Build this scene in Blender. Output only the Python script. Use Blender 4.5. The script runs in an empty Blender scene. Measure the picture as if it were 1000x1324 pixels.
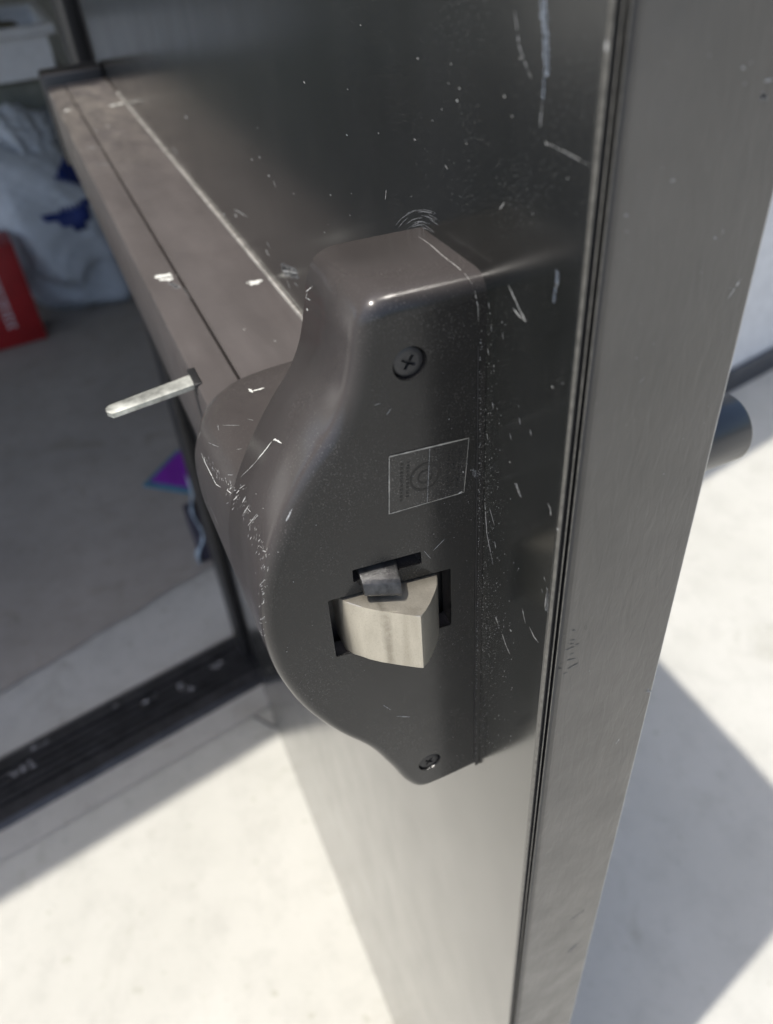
import bpy, bmesh, math, random
from mathutils import Vector, Matrix
random.seed(7)
S = bpy.context.scene
COL = S.collection

# ---------------------------------------------------------------- camera, light, exposure
cam_d = bpy.data.cameras.new('camera')
cam = bpy.data.objects.new('camera', cam_d); COL.objects.link(cam)
right = Vector((-0.40254542, -0.91305264, -0.06551387))
up = Vector((0.57255874, -0.306977, 0.76022471))
back = Vector((-0.71423643, 0.26851443, 0.64634845))
M = Matrix.Identity(4)
for i, v in enumerate((right, up, back)):
    for j in range(3):
        M[j][i] = v[j]
M.translation = (-0.1147, 0.0856, 1.25)
cam.matrix_world = M
cam_d.sensor_fit = 'HORIZONTAL'
cam_d.sensor_width = 36.0
cam_d.lens = 36.0 * 1.02427
cam_d.clip_start = 0.01
cam_d.clip_end = 200.0
cam_d.dof.use_dof = True
cam_d.dof.focus_distance = 0.232
cam_d.dof.aperture_fstop = 36.9 / 2.5
S.camera = cam

SUN_TO = Vector((-0.084, 0.332, 1.0)).normalized()
world = bpy.data.worlds.new('World'); S.world = world; world.use_nodes = True
wn = world.node_tree
bg = wn.nodes['Background']
sky = wn.nodes.new('ShaderNodeTexSky'); sky.sky_type = 'NISHITA'
sky.sun_disc = False
sky.sun_elevation = math.asin(SUN_TO.z)
sky.sun_rotation = math.atan2(SUN_TO.x, SUN_TO.y)
sky.air_density = 1.0; sky.dust_density = 3.0; sky.ozone_density = 1.0
wn.links.new(sky.outputs[0], bg.inputs[0])
bg.inputs[1].default_value = 0.125
sun_d = bpy.data.lights.new('sun', 'SUN'); sun_d.energy = 2.5; sun_d.angle = math.radians(0.53)
sun_d.color = (1.0, 0.955, 0.885)
sun = bpy.data.objects.new('sun', sun_d); COL.objects.link(sun)
sun.rotation_euler = SUN_TO.to_track_quat('Z', 'Y').to_euler()
sun.location = (-1, 3, 8)
S.view_settings.view_transform = 'Standard'
S.view_settings.look = 'None'
S.view_settings.gamma = 1.0
S.view_settings.exposure = 1.0

# ---------------------------------------------------------------- helpers
def link(o, parent=None):
    COL.objects.link(o)
    if parent is not None:
        o.parent = parent
        o.matrix_parent_inverse = pinv(parent)
    return o

def pinv(p):
    m = Matrix.Identity(4); q = p; chain = []
    while q is not None:
        chain.append(q); q = q.parent
    for q in reversed(chain):
        m = m @ q.matrix_parent_inverse @ Matrix.LocRotScale(q.location, q.rotation_euler, q.scale)
    return m.inverted()

def thing(name, label, cat, loc=(0, 0, 0), group=None):
    o = bpy.data.objects.new(name, None); o.empty_display_size = 0.05
    o.location = loc
    COL.objects.link(o); o['label'] = label; o['category'] = cat
    if group: o['group'] = group
    return o

def tag(o, label, cat):
    o['label'] = label; o['category'] = cat
    return o

def mesh(name, verts, faces, mat, parent=None, smooth=None):
    me = bpy.data.meshes.new(name); me.from_pydata([tuple(v) for v in verts], [], faces); me.update()
    o = bpy.data.objects.new(name, me)
    if mat: me.materials.append(mat)
    bm = bmesh.new(); bm.from_mesh(me); bmesh.ops.recalc_face_normals(bm, faces=bm.faces); bm.to_mesh(me); bm.free()
    if smooth is not None: smooth_by(me, smooth)
    return link(o, parent)

def from_bm(name, bm, mat, parent=None, smooth=None, recalc=True):
    if recalc: bmesh.ops.recalc_face_normals(bm, faces=bm.faces)
    me = bpy.data.meshes.new(name); bm.to_mesh(me); bm.free()
    if mat: me.materials.append(mat)
    if smooth is not None: smooth_by(me, smooth)
    return link(bpy.data.objects.new(name, me), parent)

def smooth_by(me, deg):
    for p in me.polygons: p.use_smooth = True
    bm = bmesh.new(); bm.from_mesh(me)
    for e in bm.edges:
        e.smooth = not (len(e.link_faces) == 2 and e.calc_face_angle(0) > math.radians(deg))
    bm.to_mesh(me); bm.free()

def box_bm(bm, lo, hi, bevel=0.0, seg=2, xf=None):
    r = bmesh.ops.create_cube(bm, size=1.0)
    vs = r['verts']
    for v in vs:
        v.co = Vector([(lo[i] + hi[i]) / 2 + v.co[i] * (hi[i] - lo[i]) for i in range(3)])
    if bevel:
        es = list({e for v in vs for e in v.link_edges})
        r = bmesh.ops.bevel(bm, geom=es, offset=bevel, segments=seg, affect='EDGES', profile=0.5)
        vs = list({v for f in r['faces'] for v in f.verts} | {v for v in vs if v.is_valid})
    if xf:
        for v in vs: v.co = Vector(xf(v.co))
    return vs

def box(name, lo, hi, mat, parent=None, bevel=0.0, seg=2, xf=None):
    bm = bmesh.new(); box_bm(bm, lo, hi, bevel, seg, xf)
    return from_bm(name, bm, mat, parent, 50 if bevel else None)

def prism_z(name, poly, z0, z1, mat, parent=None, smooth=None):
    n = len(poly)
    v = [(p[0], p[1], z0) for p in poly] + [(p[0], p[1], z1) for p in poly]
    f = [tuple(range(n)), tuple(range(n, 2 * n))] + [(i, (i + 1) % n, n + (i + 1) % n, n + i) for i in range(n)]
    return mesh(name, v, f, mat, parent, smooth)

def spline(pts, per=6):
    out = []; n = len(pts)
    for i in range(n - 1):
        p0 = Vector(pts[max(i - 1, 0)]); p1 = Vector(pts[i]); p2 = Vector(pts[i + 1]); p3 = Vector(pts[min(i + 2, n - 1)])
        for k in range(per):
            t = k / per
            out.append(0.5 * ((2 * p1) + (p2 - p0) * t + (2 * p0 - 5 * p1 + 4 * p2 - p3) * t * t + (3 * p1 - p0 - 3 * p2 + p3) * t ** 3))
    out.append(Vector(pts[-1])); return out

# ---------------------------------------------------------------- materials
class NT:
    def __init__(s, name):
        s.m = bpy.data.materials.new(name); s.m.use_nodes = True
        s.t = s.m.node_tree; s.b = s.t.nodes['Principled BSDF']
        s.co = s.t.nodes.new('ShaderNodeTexCoord')
    def n(s, typ, **kw):
        x = s.t.nodes.new(typ)
        for k, v in kw.items(): setattr(x, k, v)
        return x
    def set(s, node, key, val):
        if hasattr(val, 'is_output'): s.t.links.new(val, node.inputs[key])
        else: node.inputs[key].default_value = val
    def mapping(s, scale=(1, 1, 1), rot=(0, 0, 0)):
        m = s.n('ShaderNodeMapping'); s.set(m, 'Vector', s.co.outputs['Object'])
        m.inputs['Scale'].default_value = scale; m.inputs['Rotation'].default_value = rot
        return m.outputs[0]
    def noise(s, scale, detail=4, rough=0.55, vec=None, dist=0.0):
        x = s.n('ShaderNodeTexNoise'); s.set(x, 'Vector', vec if vec is not None else s.co.outputs['Object'])
        x.inputs['Scale'].default_value = scale; x.inputs['Detail'].default_value = detail
        x.inputs['Roughness'].default_value = rough; x.inputs['Distortion'].default_value = dist
        return x.outputs[0]
    def ramp(s, fac, a, b, lo=0.0, hi=1.0):
        x = s.n('ShaderNodeMapRange'); s.set(x, 'Value', fac)
        x.inputs['From Min'].default_value = a; x.inputs['From Max'].default_value = b
        x.inputs['To Min'].default_value = lo; x.inputs['To Max'].default_value = hi
        return x.outputs[0]
    def math(s, op, a, b):
        x = s.n('ShaderNodeMath', operation=op); s.set(x, 0, a); s.set(x, 1, b); return x.outputs[0]
    def mix(s, fac, a, b):
        x = s.n('ShaderNodeMix', data_type='RGBA'); s.set(x, 0, fac)
        for k, c in ((6, a), (7, b)):
            s.set(x, k, c if hasattr(c, 'is_output') else (*c, 1) if len(c) == 3 else c)
        return x.outputs[2]
    def bump(s, h, strength, dist=0.001, prev=None):
        x = s.n('ShaderNodeBump'); s.set(x, 'Height', h)
        x.inputs['Strength'].default_value = strength; x.inputs['Distance'].default_value = dist
        if prev is not None: s.set(x, 'Normal', prev)
        return x.outputs[0]
    def out(s, **kw):
        names = dict(color='Base Color', rough='Roughness', metal='Metallic', normal='Normal', spec='Specular IOR Level', coat='Coat Weight', crough='Coat Roughness', ior='IOR', alpha='Alpha')
        for k, v in kw.items():
            if k == 'color' and not hasattr(v, 'is_output'): v = (*v, 1)
            s.set(s.b, names[k], v)
        return s.m

def dusty(k, base, dust, amount=1.0, cell=2600, lo=0.66, hi=0.74, area=None):
    """fine pale dust specks over a paint colour, thicker in patches"""
    sp = k.ramp(k.noise(cell, 2, 0.5), lo, hi)
    patch = k.ramp(k.noise(38, 4, 0.6), 0.42, 0.68, 0.12, 1.0)
    f = k.math('MULTIPLY', k.math('MULTIPLY', sp, patch), amount)
    return k.mix(f, base, dust)

def mat_door():
    k = NT('black_door_paint')
    streak = k.ramp(k.noise(14, 5, 0.6, k.mapping((1.6, 1, 0.22))), 0.42, 0.75)
    c = k.mix(k.math('MULTIPLY', streak, 0.45), (0.0075, 0.0085, 0.0080), (0.024, 0.025, 0.026))
    c = dusty(k, c, (0.26, 0.26, 0.25), 0.7, 2300, 0.62, 0.70)
    r = k.ramp(k.noise(22, 5, 0.65, k.mapping((1, 1, 0.5))), 0.3, 0.75, 0.17, 0.28)
    b = k.bump(k.noise(6, 2, 0.5), 0.10, 0.004)
    b = k.bump(k.noise(900, 2, 0.5), 0.03, 0.0005, b)
    return k.out(color=c, rough=r, normal=b, spec=0.5, ior=1.5, coat=0.7, crough=0.19)

def mat_edge():
    k = NT('brushed_dark_edge_paint')
    c = k.mix(k.ramp(k.noise(30, 4, 0.6), 0.35, 0.7), (0.036, 0.034, 0.031), (0.050, 0.047, 0.043))
    c = dusty(k, c, (0.28, 0.27, 0.26), 0.25, 1800, 0.69, 0.76)
    w = k.noise(330, 3, 0.55, k.mapping((1, 1, 0.28)), 0.6)
    b = k.bump(w, 0.28, 0.0010)
    b = k.bump(k.noise(60, 3, 0.5), 0.2, 0.001, b)
    r = k.ramp(k.noise(50, 4, 0.6), 0.3, 0.7, 0.28, 0.40)
    return k.out(color=c, rough=r, normal=b, spec=0.75)

def mat_cover(name='bronze_cover_plastic', base=(0.044, 0.0395, 0.0385), amt=0.22, face=None):
    k = NT(name)
    var = k.ramp(k.noise(45, 4, 0.6), 0.35, 0.7)
    c = k.mix(var, base, tuple(v * 1.22 for v in base))
    if face:        # shade on the end face put into its colour, blending to bronze
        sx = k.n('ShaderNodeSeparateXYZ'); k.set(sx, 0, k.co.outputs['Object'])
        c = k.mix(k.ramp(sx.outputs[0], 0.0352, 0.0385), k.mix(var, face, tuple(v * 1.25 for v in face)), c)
    c = dusty(k, c, (0.30, 0.29, 0.27), amt, 2500, 0.60, 0.70)
    b = k.bump(k.noise(1600, 2, 0.5), 0.05, 0.0004)
    r = k.ramp(k.noise(60, 4, 0.6), 0.3, 0.7, 0.15, 0.27)
    return k.out(color=c, rough=r, normal=b, spec=0.37 if face else 0.45)

def mat_bar():
    k = NT('bronze_bar_metal')
    base = (0.061, 0.0545, 0.053)
    g = k.noise(60, 4, 0.6, k.mapping((0.25, 1, 1)))
    c = k.mix(k.ramp(g, 0.35, 0.7), base, tuple(v * 1.3 for v in base))
    c = dusty(k, c, (0.34, 0.33, 0.31), 0.4, 1500, 0.68, 0.76)
    sx = k.n('ShaderNodeSeparateXYZ'); k.set(sx, 0, k.co.outputs['Object'])
    sunlit_dust = k.math('MULTIPLY', k.ramp(sx.outputs[0], 0.42, 0.66), k.ramp(k.noise(55, 5, 0.7, k.mapping((0.5, 1.4, 1))), 0.38, 0.66))
    c = k.mix(k.math('MULTIPLY', sunlit_dust, 0.5), c, (0.20, 0.18, 0.155))  # far stretch: dust, plus its sunlit brightness put into the bar colour
    r = k.ramp(k.noise(40, 4, 0.6), 0.3, 0.7, 0.36, 0.5)
    b = k.bump(k.noise(500, 2, 0.5, k.mapping((0.1, 1, 1))), 0.1, 0.0005)
    return k.out(color=c, rough=r, normal=b)

def mat_bolt():
    k = NT('worn_nickel')
    c = k.mix(k.ramp(k.noise(70, 5, 0.65, k.mapping((1.5, 1.5, 0.5))), 0.35, 0.7), (0.56, 0.525, 0.445), (0.44, 0.41, 0.345))
    band = k.ramp(k.noise(190, 2, 0.5, k.mapping((1, 1, 0.06))), 0.58, 0.72)
    c = k.mix(k.math('MULTIPLY', band, 0.35), c, (0.26, 0.23, 0.18))
    sp = k.ramp(k.noise(2600, 3, 0.6), 0.52, 0.72)
    c = k.mix(k.math('MULTIPLY', sp, 0.32), c, (0.20, 0.17, 0.12))
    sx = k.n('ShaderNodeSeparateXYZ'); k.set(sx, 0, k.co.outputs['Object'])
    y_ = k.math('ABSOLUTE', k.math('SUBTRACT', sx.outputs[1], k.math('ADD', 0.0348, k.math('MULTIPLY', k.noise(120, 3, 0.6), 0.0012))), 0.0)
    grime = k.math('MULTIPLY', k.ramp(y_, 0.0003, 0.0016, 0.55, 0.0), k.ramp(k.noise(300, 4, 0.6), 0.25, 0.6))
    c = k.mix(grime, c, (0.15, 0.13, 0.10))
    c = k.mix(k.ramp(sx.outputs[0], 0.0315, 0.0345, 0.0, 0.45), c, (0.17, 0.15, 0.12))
    b = k.bump(k.noise(900, 3, 0.6, k.mapping((1, 1, 0.08))), 0.22, 0.0005)
    b = k.bump(k.noise(1300, 3, 0.6), 0.12, 0.0004, b)
    return k.out(color=c, rough=0.28, metal=0.70, normal=b)

def mat_concrete(name, a, b_, bumpy=0.3):
    k = NT(name)
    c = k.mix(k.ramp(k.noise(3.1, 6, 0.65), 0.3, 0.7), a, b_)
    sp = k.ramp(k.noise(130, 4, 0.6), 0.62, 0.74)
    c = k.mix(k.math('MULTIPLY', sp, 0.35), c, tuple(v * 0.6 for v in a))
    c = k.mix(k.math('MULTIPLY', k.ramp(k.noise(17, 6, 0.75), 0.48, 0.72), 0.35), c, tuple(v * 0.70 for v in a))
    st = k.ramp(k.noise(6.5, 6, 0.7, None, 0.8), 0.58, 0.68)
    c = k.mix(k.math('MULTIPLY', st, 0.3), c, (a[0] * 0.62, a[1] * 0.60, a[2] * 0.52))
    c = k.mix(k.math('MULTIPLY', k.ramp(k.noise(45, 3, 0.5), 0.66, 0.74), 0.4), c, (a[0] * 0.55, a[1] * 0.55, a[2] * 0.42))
    b = k.bump(k.noise(160, 5, 0.65), bumpy, 0.002)
    return k.out(color=c, rough=0.85, normal=b, spec=0.3)

def mat_plain(name, col, rough=0.5, metal=0.0, var=0.18, scale=25, bump=0.0, bscale=60, spec=0.5):
    k = NT(name)
    c = k.mix(k.ramp(k.noise(scale, 4, 0.6), 0.3, 0.7), tuple(v * (1 - var) for v in col), tuple(min(1, v * (1 + var)) for v in col))
    kw = dict(color=c, rough=rough, metal=metal, spec=spec)
    if bump: kw['normal'] = k.bump(k.noise(bscale, 4, 0.6), bump, 0.002)
    return k.out(**kw)

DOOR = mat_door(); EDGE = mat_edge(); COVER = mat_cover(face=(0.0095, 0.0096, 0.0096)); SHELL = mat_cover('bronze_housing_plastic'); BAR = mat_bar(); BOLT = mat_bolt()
PLATE = mat_cover('base_plate_paint', (0.010, 0.010, 0.010), 0.8)
BLACK = mat_plain('black_steel', (0.012, 0.012, 0.013), 0.5)
SCREW = mat_plain('black_screw_steel', (0.035, 0.035, 0.036), 0.35, 0.3, bump=0.1, bscale=900)
TRIG = mat_plain('worn_dark_steel', (0.034, 0.034, 0.034), 0.35, 0.3, 0.5, 500, 0.12, 1500)
LABEL = mat_cover('dark_label_film', (0.012, 0.012, 0.012), 0.7)
LABEL_INK = mat_plain('label_ink', (0.005, 0.005, 0.005), 0.5)
LABEL_EDGE = mat_plain('label_edge', (0.24, 0.235, 0.215), 0.6, var=0.4, scale=700)
CHIP = mat_plain('bare_pale_metal', (0.55, 0.56, 0.53), 0.55, 0.0, 0.3, 900)
SCRATCH = mat_plain('scratched_paint', (0.31, 0.31, 0.30), 0.6, 0.0, 0.5, 1400)
SCUFF = mat_plain('scuffed_paint', (0.22, 0.225, 0.23), 0.6, 0.0, 0.4, 1400)
WEARM = mat_plain('worn_channel_edge', (0.30, 0.29, 0.27), 0.5, 0.2, 0.5, 300)
HEM = mat_plain('rubbed_hem_paint', (0.10, 0.096, 0.085), 0.4, 0.1, 0.4, 500)
RUBBED = mat_plain('bare_door_corner', (0.50, 0.48, 0.43), 0.55, 0.0, 0.25, 300)
BEVEL = mat_plain('shaded_bevel', (0.018, 0.019, 0.022), 0.4)  # bevel turned away from the sun, its shade put into the colour
LEVER = mat_plain('mottled_bare_lever', (0.38, 0.39, 0.36), 0.40, 0.5, 0.7, 110)
SMEAR = mat_plain('blue_grey_smear', (0.36, 0.41, 0.48), 0.7, 0.0, 0.4, 1400)
NICK = mat_plain('dark_nick', (0.022, 0.026, 0.032), 0.5, 0.0, 0.4, 1400)
CONC = mat_concrete('sunlit_concrete', (0.405, 0.40, 0.362), (0.465, 0.458, 0.42))
SLAB = mat_concrete('sill_concrete', (0.36, 0.355, 0.33), (0.44, 0.43, 0.41))
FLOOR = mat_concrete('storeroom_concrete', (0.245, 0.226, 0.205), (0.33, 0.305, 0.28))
THRESH = mat_plain('dark_threshold_metal', (0.034, 0.034, 0.037), 0.30, 0.2, 0.4, 40, 0.1, 300)
FRAME = mat_plain('black_frame_paint', (0.020, 0.020, 0.021), 0.4, bump=0.05)
WALL = mat_plain('grey_wall_render', (0.55, 0.55, 0.55), 0.85, var=0.08, bump=0.3, bscale=120)
INWALL = mat_plain('storeroom_wall_paint', (0.40, 0.40, 0.37), 0.8, var=0.08, bump=0.1)
BASEM = mat_plain('dark_base_strip', (0.035, 0.038, 0.045), 0.4)
KNOB = mat_plain('dark_knob_paint', (0.014, 0.016, 0.020), 0.28)

# ---------------------------------------------------------------- setting
HX, HY = 0.9, 0.0
A = math.atan(0.195)
TD = Vector((-math.sin(A), math.cos(A))); ND = Vector((math.cos(A), math.sin(A)))
def W(t, n, z=None):
    x = HX + TD.x * t + ND.x * n; y = HY + TD.y * t + ND.y * n
    return (x, y) if z is None else (x, y, z)
def wbox(name, t0, t1, n0, n1, z0, z1, mat, parent=None, bevel=0.0):
    return box(name, (t0, n0, z0), (t1, n1, z1), mat, parent, bevel, 2, lambda c: W(c.x, c.y, c.z))

def struct(o): o['kind'] = 'structure'; return o

g = struct(mesh('ground', [(-40, -40, 0), (40, -40, 0), (40, 40, 0), (-40, 40, 0)], [(0, 1, 2, 3)], CONC))
sl = struct(mesh('sill_slab', [W(-0.02, 0.148, 0.004), W(1.87, 0.148, 0.004), W(1.87, 0.45, 0.004), W(-0.3, 0.45, 0.004), W(-0.3, 0.16, 0.004), W(-0.02, 0.16, 0.004)], [(0, 1, 2, 3, 4, 5)], SLAB))
def floor_edge(t):
    return 0.36 - 0.14 * t + 0.0025 * math.sin(t * 37) + 0.002 * math.sin(t * 91)
ts = [-0.4 + i * 0.02 for i in range(90)]
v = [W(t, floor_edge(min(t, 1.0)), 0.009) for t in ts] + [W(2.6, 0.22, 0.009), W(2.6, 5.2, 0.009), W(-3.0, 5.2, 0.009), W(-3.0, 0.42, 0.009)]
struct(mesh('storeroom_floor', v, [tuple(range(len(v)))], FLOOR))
struct(mesh('apron_strip', [W(-0.02, -0.055, 0.004), W(1.85, -0.055, 0.004), W(1.85, 0.02, 0.004), W(-0.02, 0.02, 0.004)], [(0, 1, 2, 3)], mat_concrete('apron_concrete', (0.36, 0.35, 0.32), (0.43, 0.42, 0.39))))

vv = [(0.835, 0.028, 0.0042), (0.800, 0.004, 0.0042), (0.772, -0.030, 0.0042), (0.770, -0.026, 0.0042), (0.797, 0.008, 0.0042), (0.833, 0.032, 0.0042)]
ck = mesh('ground_crack', vv, [(0, 1, 4, 5), (1, 2, 3, 4)], mat_plain('crack_filler', (0.12, 0.12, 0.12), 0.9)); ck['kind'] = 'structure'

bld = thing('building', 'grey rendered wall with dark base strip beside the open doorway', 'building', W(0, 0.1, 0))
wbox('wall', -4.0, -0.075, 0.10, 0.30, 0, 3.0, WALL, bld)
wbox('wall', 1.905, 4.0, 0.10, 0.30, 0, 3.0, WALL, bld)
wbox('wall', -0.075, 1.905, 0.10, 0.30, 2.15, 3.0, WALL, bld)
wbox('base_strip', -4.0, -0.075, 0.086, 0.0985, 0, 0.075, BASEM, bld, 0.004)
wbox('base_strip', 1.905, 4.0, 0.086, 0.0985, 0, 0.075, BASEM, bld, 0.004)
wbox('canopy', -4.0, 4.0, -0.173, 0.098, 2.70, 2.85, WALL, bld)
wbox('side_wall', -3.0, -2.9, 0.302, 5.2, 0, 2.7, INWALL, bld)
wbox('back_wall', -2.898, 2.6, 5.1, 5.2, 0, 2.7, INWALL, bld)
wbox('roof_deck', -4.0, 4.0, 0.303, 5.3, 2.72, 2.85, INWALL, bld)

fr = thing('door_frame', 'black steel door frame around the open doorway', 'door frame', W(0, 0.02, 0))
wbox('hinge_jamb', -0.072, -0.02, 0.0, 0.155, 0, 2.15, FRAME, fr, 0.002)
wbox('strike_jamb', 1.85, 1.902, 0.0, 0.155, 0, 2.15, FRAME, fr, 0.002)
wbox('head_jamb', -0.018, 1.848, 0.0, 0.155, 2.09, 2.148, FRAME, fr, 0.002)
wbox('door_stop', -0.0195, -0.004, 0.06, 0.10, 0.03, 2.088, FRAME, fr, 0.002)

th = thing('threshold', 'dark ribbed metal threshold with pale scuffs in the doorway', 'threshold', W(0.9, 0.075, 0))
prof = [(0.0, 0.004), (0.010, 0.013), (0.036, 0.015)]
for k_ in range(4):
    a_ = 0.036 + k_ * 0.016
    prof += [(a_ + 0.0005, 0.0085), (a_ + 0.006, 0.0085), (a_ + 0.0065, 0.0165), (a_ + 0.016, 0.017)]
prof += [(0.1005, 0.010), (0.108, 0.010), (0.1085, 0.017), (0.136, 0.015), (0.150, 0.006), (0.150, 0.001), (0.0, 0.001)]
n = len(prof)
v = [W(-0.018, p[0], p[1]) for p in prof] + [W(1.848, p[0], p[1]) for p in prof]
mesh('saddle', v, [tuple(range(n)), tuple(range(n, 2 * n))] + [(i, (i + 1) % n, n + (i + 1) % n, n + i) for i in range(n)], THRESH, th)
def blob(verts, faces, c, a, b, z, ang, fx):
    m = 9; i0 = len(verts)
    for i in range(m):
        q = 2 * math.pi * i / m; rr = random.uniform(0.6, 1.1)
        u, w_ = a * math.cos(q) * rr, b * math.sin(q) * rr
        verts.append(fx(c[0] + u * math.cos(ang) - w_ * math.sin(ang), c[1] + u * math.sin(ang) + w_ * math.cos(ang), z))
    faces.append(tuple(range(i0, i0 + m)))
vv, ff = [], []
TSC = mat_plain('threshold_scuff', (0.20, 0.20, 0.21), 0.7, var=0.5, scale=120)
for (t, n_, a, b) in [(0.055, 0.085, 0.016, 0.008), (0.125, 0.082, 0.011, 0.018), (0.19, 0.088, 0.017, 0.009), (0.25, 0.117, 0.008, 0.006), (0.42, 0.088, 0.020, 0.008), (0.455, 0.09, 0.012, 0.006), (0.40, 0.12, 0.015, 0.004), (0.44, 0.022, 0.012, 0.009)]:
    for _ in range(4):
        blob(vv, ff, (t + random.gauss(0, a * 0.5), n_ + random.gauss(0, b * 0.4)), a * 0.55, b * 0.5, 0.0186 if n_ > 0.07 else 0.0136, random.uniform(0, 3), W)
sc = mesh('scuff_marks', vv, ff, TSC, th); sc['kind'] = 'stuff'

# ---------------------------------------------------------------- door leaf
door = thing('door', 'scratched black steel door standing open, seen at its latch edge', 'door', (0.4, -0.022, 0.008))
XH = 0.815
# latch edge section: skin, lip, sunk band, ridge, open seam, ridge, bevel, brushed edge, rubbed corner
secm = [(XH, 0.0, 0), (0.0007, 0.0, 0), (0.0001, -0.00010, 2), (-0.0005, -0.00035, 2), (-0.0006, -0.0006, 2), (-0.0005, -0.0007, 4), (0.0004, -0.0008, 4), (0.0004, -0.0019, 4),
        (-0.0005, -0.0020, 2), (-0.0007, -0.0022, 2), (-0.0005, -0.0024, 4), (0.0030, -0.0025, 4), (0.0030, -0.0034, 4), (-0.0004, -0.0035, 2), (-0.0006, -0.0037, 2), (-0.0004, -0.0039, 5),
        (0.0010, -0.0052, 5), (0.0008, -0.0058, 1), (0.0001, -0.0066, 1), (0.0, -0.0075, 1)]
for i in range(6):
    q = math.radians(90 * i / 5)
    secm.append((0.0016 - 0.0016 * math.cos(q), -0.0424 - 0.0016 * math.sin(q), 3 if 0 < i < 4 else 1))
secm += [(XH, -0.044, 0)]
sec = [(a, b) for a, b, _ in secm]
d = prism_z('door_panel', sec, 0.008, 2.05, DOOR, door)
for m_ in (EDGE, HEM, RUBBED, BLACK, BEVEL): d.data.materials.append(m_)
for p in d.data.polygons:
    if abs(p.normal.z) > 0.5: continue
    pr_ = sorted({(round(d.data.vertices[i].co.x, 6), round(d.data.vertices[i].co.y, 6)) for i in p.vertices})
    for k_ in range(len(sec)):
        if sorted({(round(sec[k_][0], 6), round(sec[k_][1], 6)), (round(sec[(k_ + 1) % len(sec)][0], 6), round(sec[(k_ + 1) % len(sec)][1], 6))}) == pr_:
            p.material_index = secm[k_][2]; break
hg = prism_z('hinge', [(XH + 0.001, -0.004), (0.872, -0.004), (0.880, -0.010), (0.899, -0.014), (0.899, -0.036), (0.880, -0.034), (0.868, -0.030), (XH + 0.001, -0.030)], 0.01, 2.05, BLACK, door)

def lathe_y(name, prof, cx, cz, mat, parent, seg=40, smooth=35):
    v, f = [], []
    for (r, y) in prof:
        for i in range(seg):
            q = 2 * math.pi * i / seg
            v.append((cx + r * math.cos(q), y, cz + r * math.sin(q)))
    for j in range(len(prof) - 1):
        for i in range(seg):
            a, b = j * seg + i, j * seg + (i + 1) % seg
            f.append((a, b, b + seg, a + seg))
    f.append(tuple(range(seg))); f.append(tuple(range((len(prof) - 1) * seg, len(prof) * seg)))
    return mesh(name, v, f, mat, parent, smooth)
KC = (0.0895, 1.050)
rose = lathe_y('knob_rose', [(0.024, -0.0435), (0.024, -0.048), (0.0225, -0.050), (0.008, -0.050)], KC[0], KC[1], KNOB, door)
lathe_y('door_knob', [(0.012, -0.046), (0.012, -0.072), (0.0140, -0.078), (0.0150, -0.082), (0.0151, -0.148), (0.0142, -0.1495), (0.0120, -0.1502)], KC[0], KC[1], KNOB, door)

# ---------------------------------------------------------------- exit device
dev = thing('exit_device', 'dark bronze push bar exit device with nickel latch bolt on black door', 'exit device', (0.08, 0.0, 0.975))
ridge = [(-0.0002, 1.1717), (0.0168, 1.1722), (0.0255, 1.1722), (0.0292, 1.1702), (0.0314, 1.1652), (0.0326, 1.1594), (0.0351, 1.1506), (0.0393, 1.1428), (0.0458, 1.1350), (0.0526, 1.1256),
         (0.0588, 1.1153), (0.0629, 1.1059), (0.0652, 1.0977), (0.0666, 1.0882), (0.0669, 1.0769), (0.0651, 1.0620), (0.0600, 1.0448), (0.0515, 1.0276), (0.0417, 1.0120), (0.0346, 0.9954), (0.0296, 0.9820),
         (0.0248, 0.9752), (0.0164, 0.9739), (-0.0002, 0.9745)]
RS = spline(ridge, 5)
NR = len(RS)
nor = []
for i in range(NR):
    tg = RS[min(i + 1, NR - 1)] - RS[max(i - 1, 0)]; tg.normalize()
    nor.append(Vector((-tg.y, tg.x)))      # outward: left of travel is up and out
nor[0] = Vector((0, 1)); nor[-1] = Vector((0, -1))
def rad(z):
    k = min(1, max(0, (z - 1.03) / 0.10)); return 0.0032 + 0.0024 * k
def outline(inset_frac):
    """inset_frac 0 = full silhouette, 1 = edge of the flat front"""
    out = []
    for p, q in zip(RS, nor):
        r = rad(p.y); out.append(p + q * (0.29 * r - inset_frac * r))
    for i in (0, -1): out[i].x = -0.0002
    return out
FX = 0.035
NS = 8
rings = []
for s_ in range(NS + 1):
    t_ = math.radians(90 * s_ / NS)
    o_ = outline(1 - math.sin(t_))
    rings.append([(FX + rad(RS[i].y) * (1 - math.cos(t_)), o_[i].x, o_[i].y) for i in range(NR)])
o_ = outline(0.0); rings.append([(0.0695, p.x, p.y) for p in o_])
o_ = outline(0.12); rings.append([(0.0703, p.x, p.y) for p in o_])
bm = bmesh.new()
BV = [[bm.verts.new(c) for c in r] for r in rings]
for a, b in zip(BV[:-1], BV[1:]):
    for i in range(NR - 1):
        f = bm.faces.new((a[i], a[i + 1], b[i + 1], b[i])); f.smooth = True
def closed(vs):
    es = []
    for i in range(len(vs)):
        e = bm.edges.get((vs[i], vs[(i + 1) % len(vs)]))
        es.append(e or bm.edges.new((vs[i], vs[(i + 1) % len(vs)])))
    return es
front_edges = closed(BV[0])
holes = []
def hole(poly, depth, inner=None):
    """poly in (y, z) on the cover front; walls run back by depth"""
    a = [bm.verts.new((FX, p[0], p[1])) for p in poly]
    c_ = [bm.verts.new((FX + depth, p[0], p[1])) for p in (inner or poly)]
    for i in range(len(a)):
        f = bm.faces.new((a[i], a[(i + 1) % len(a)], c_[(i + 1) % len(a)], c_[i])); f.smooth = False
    return closed(a), c_
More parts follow.
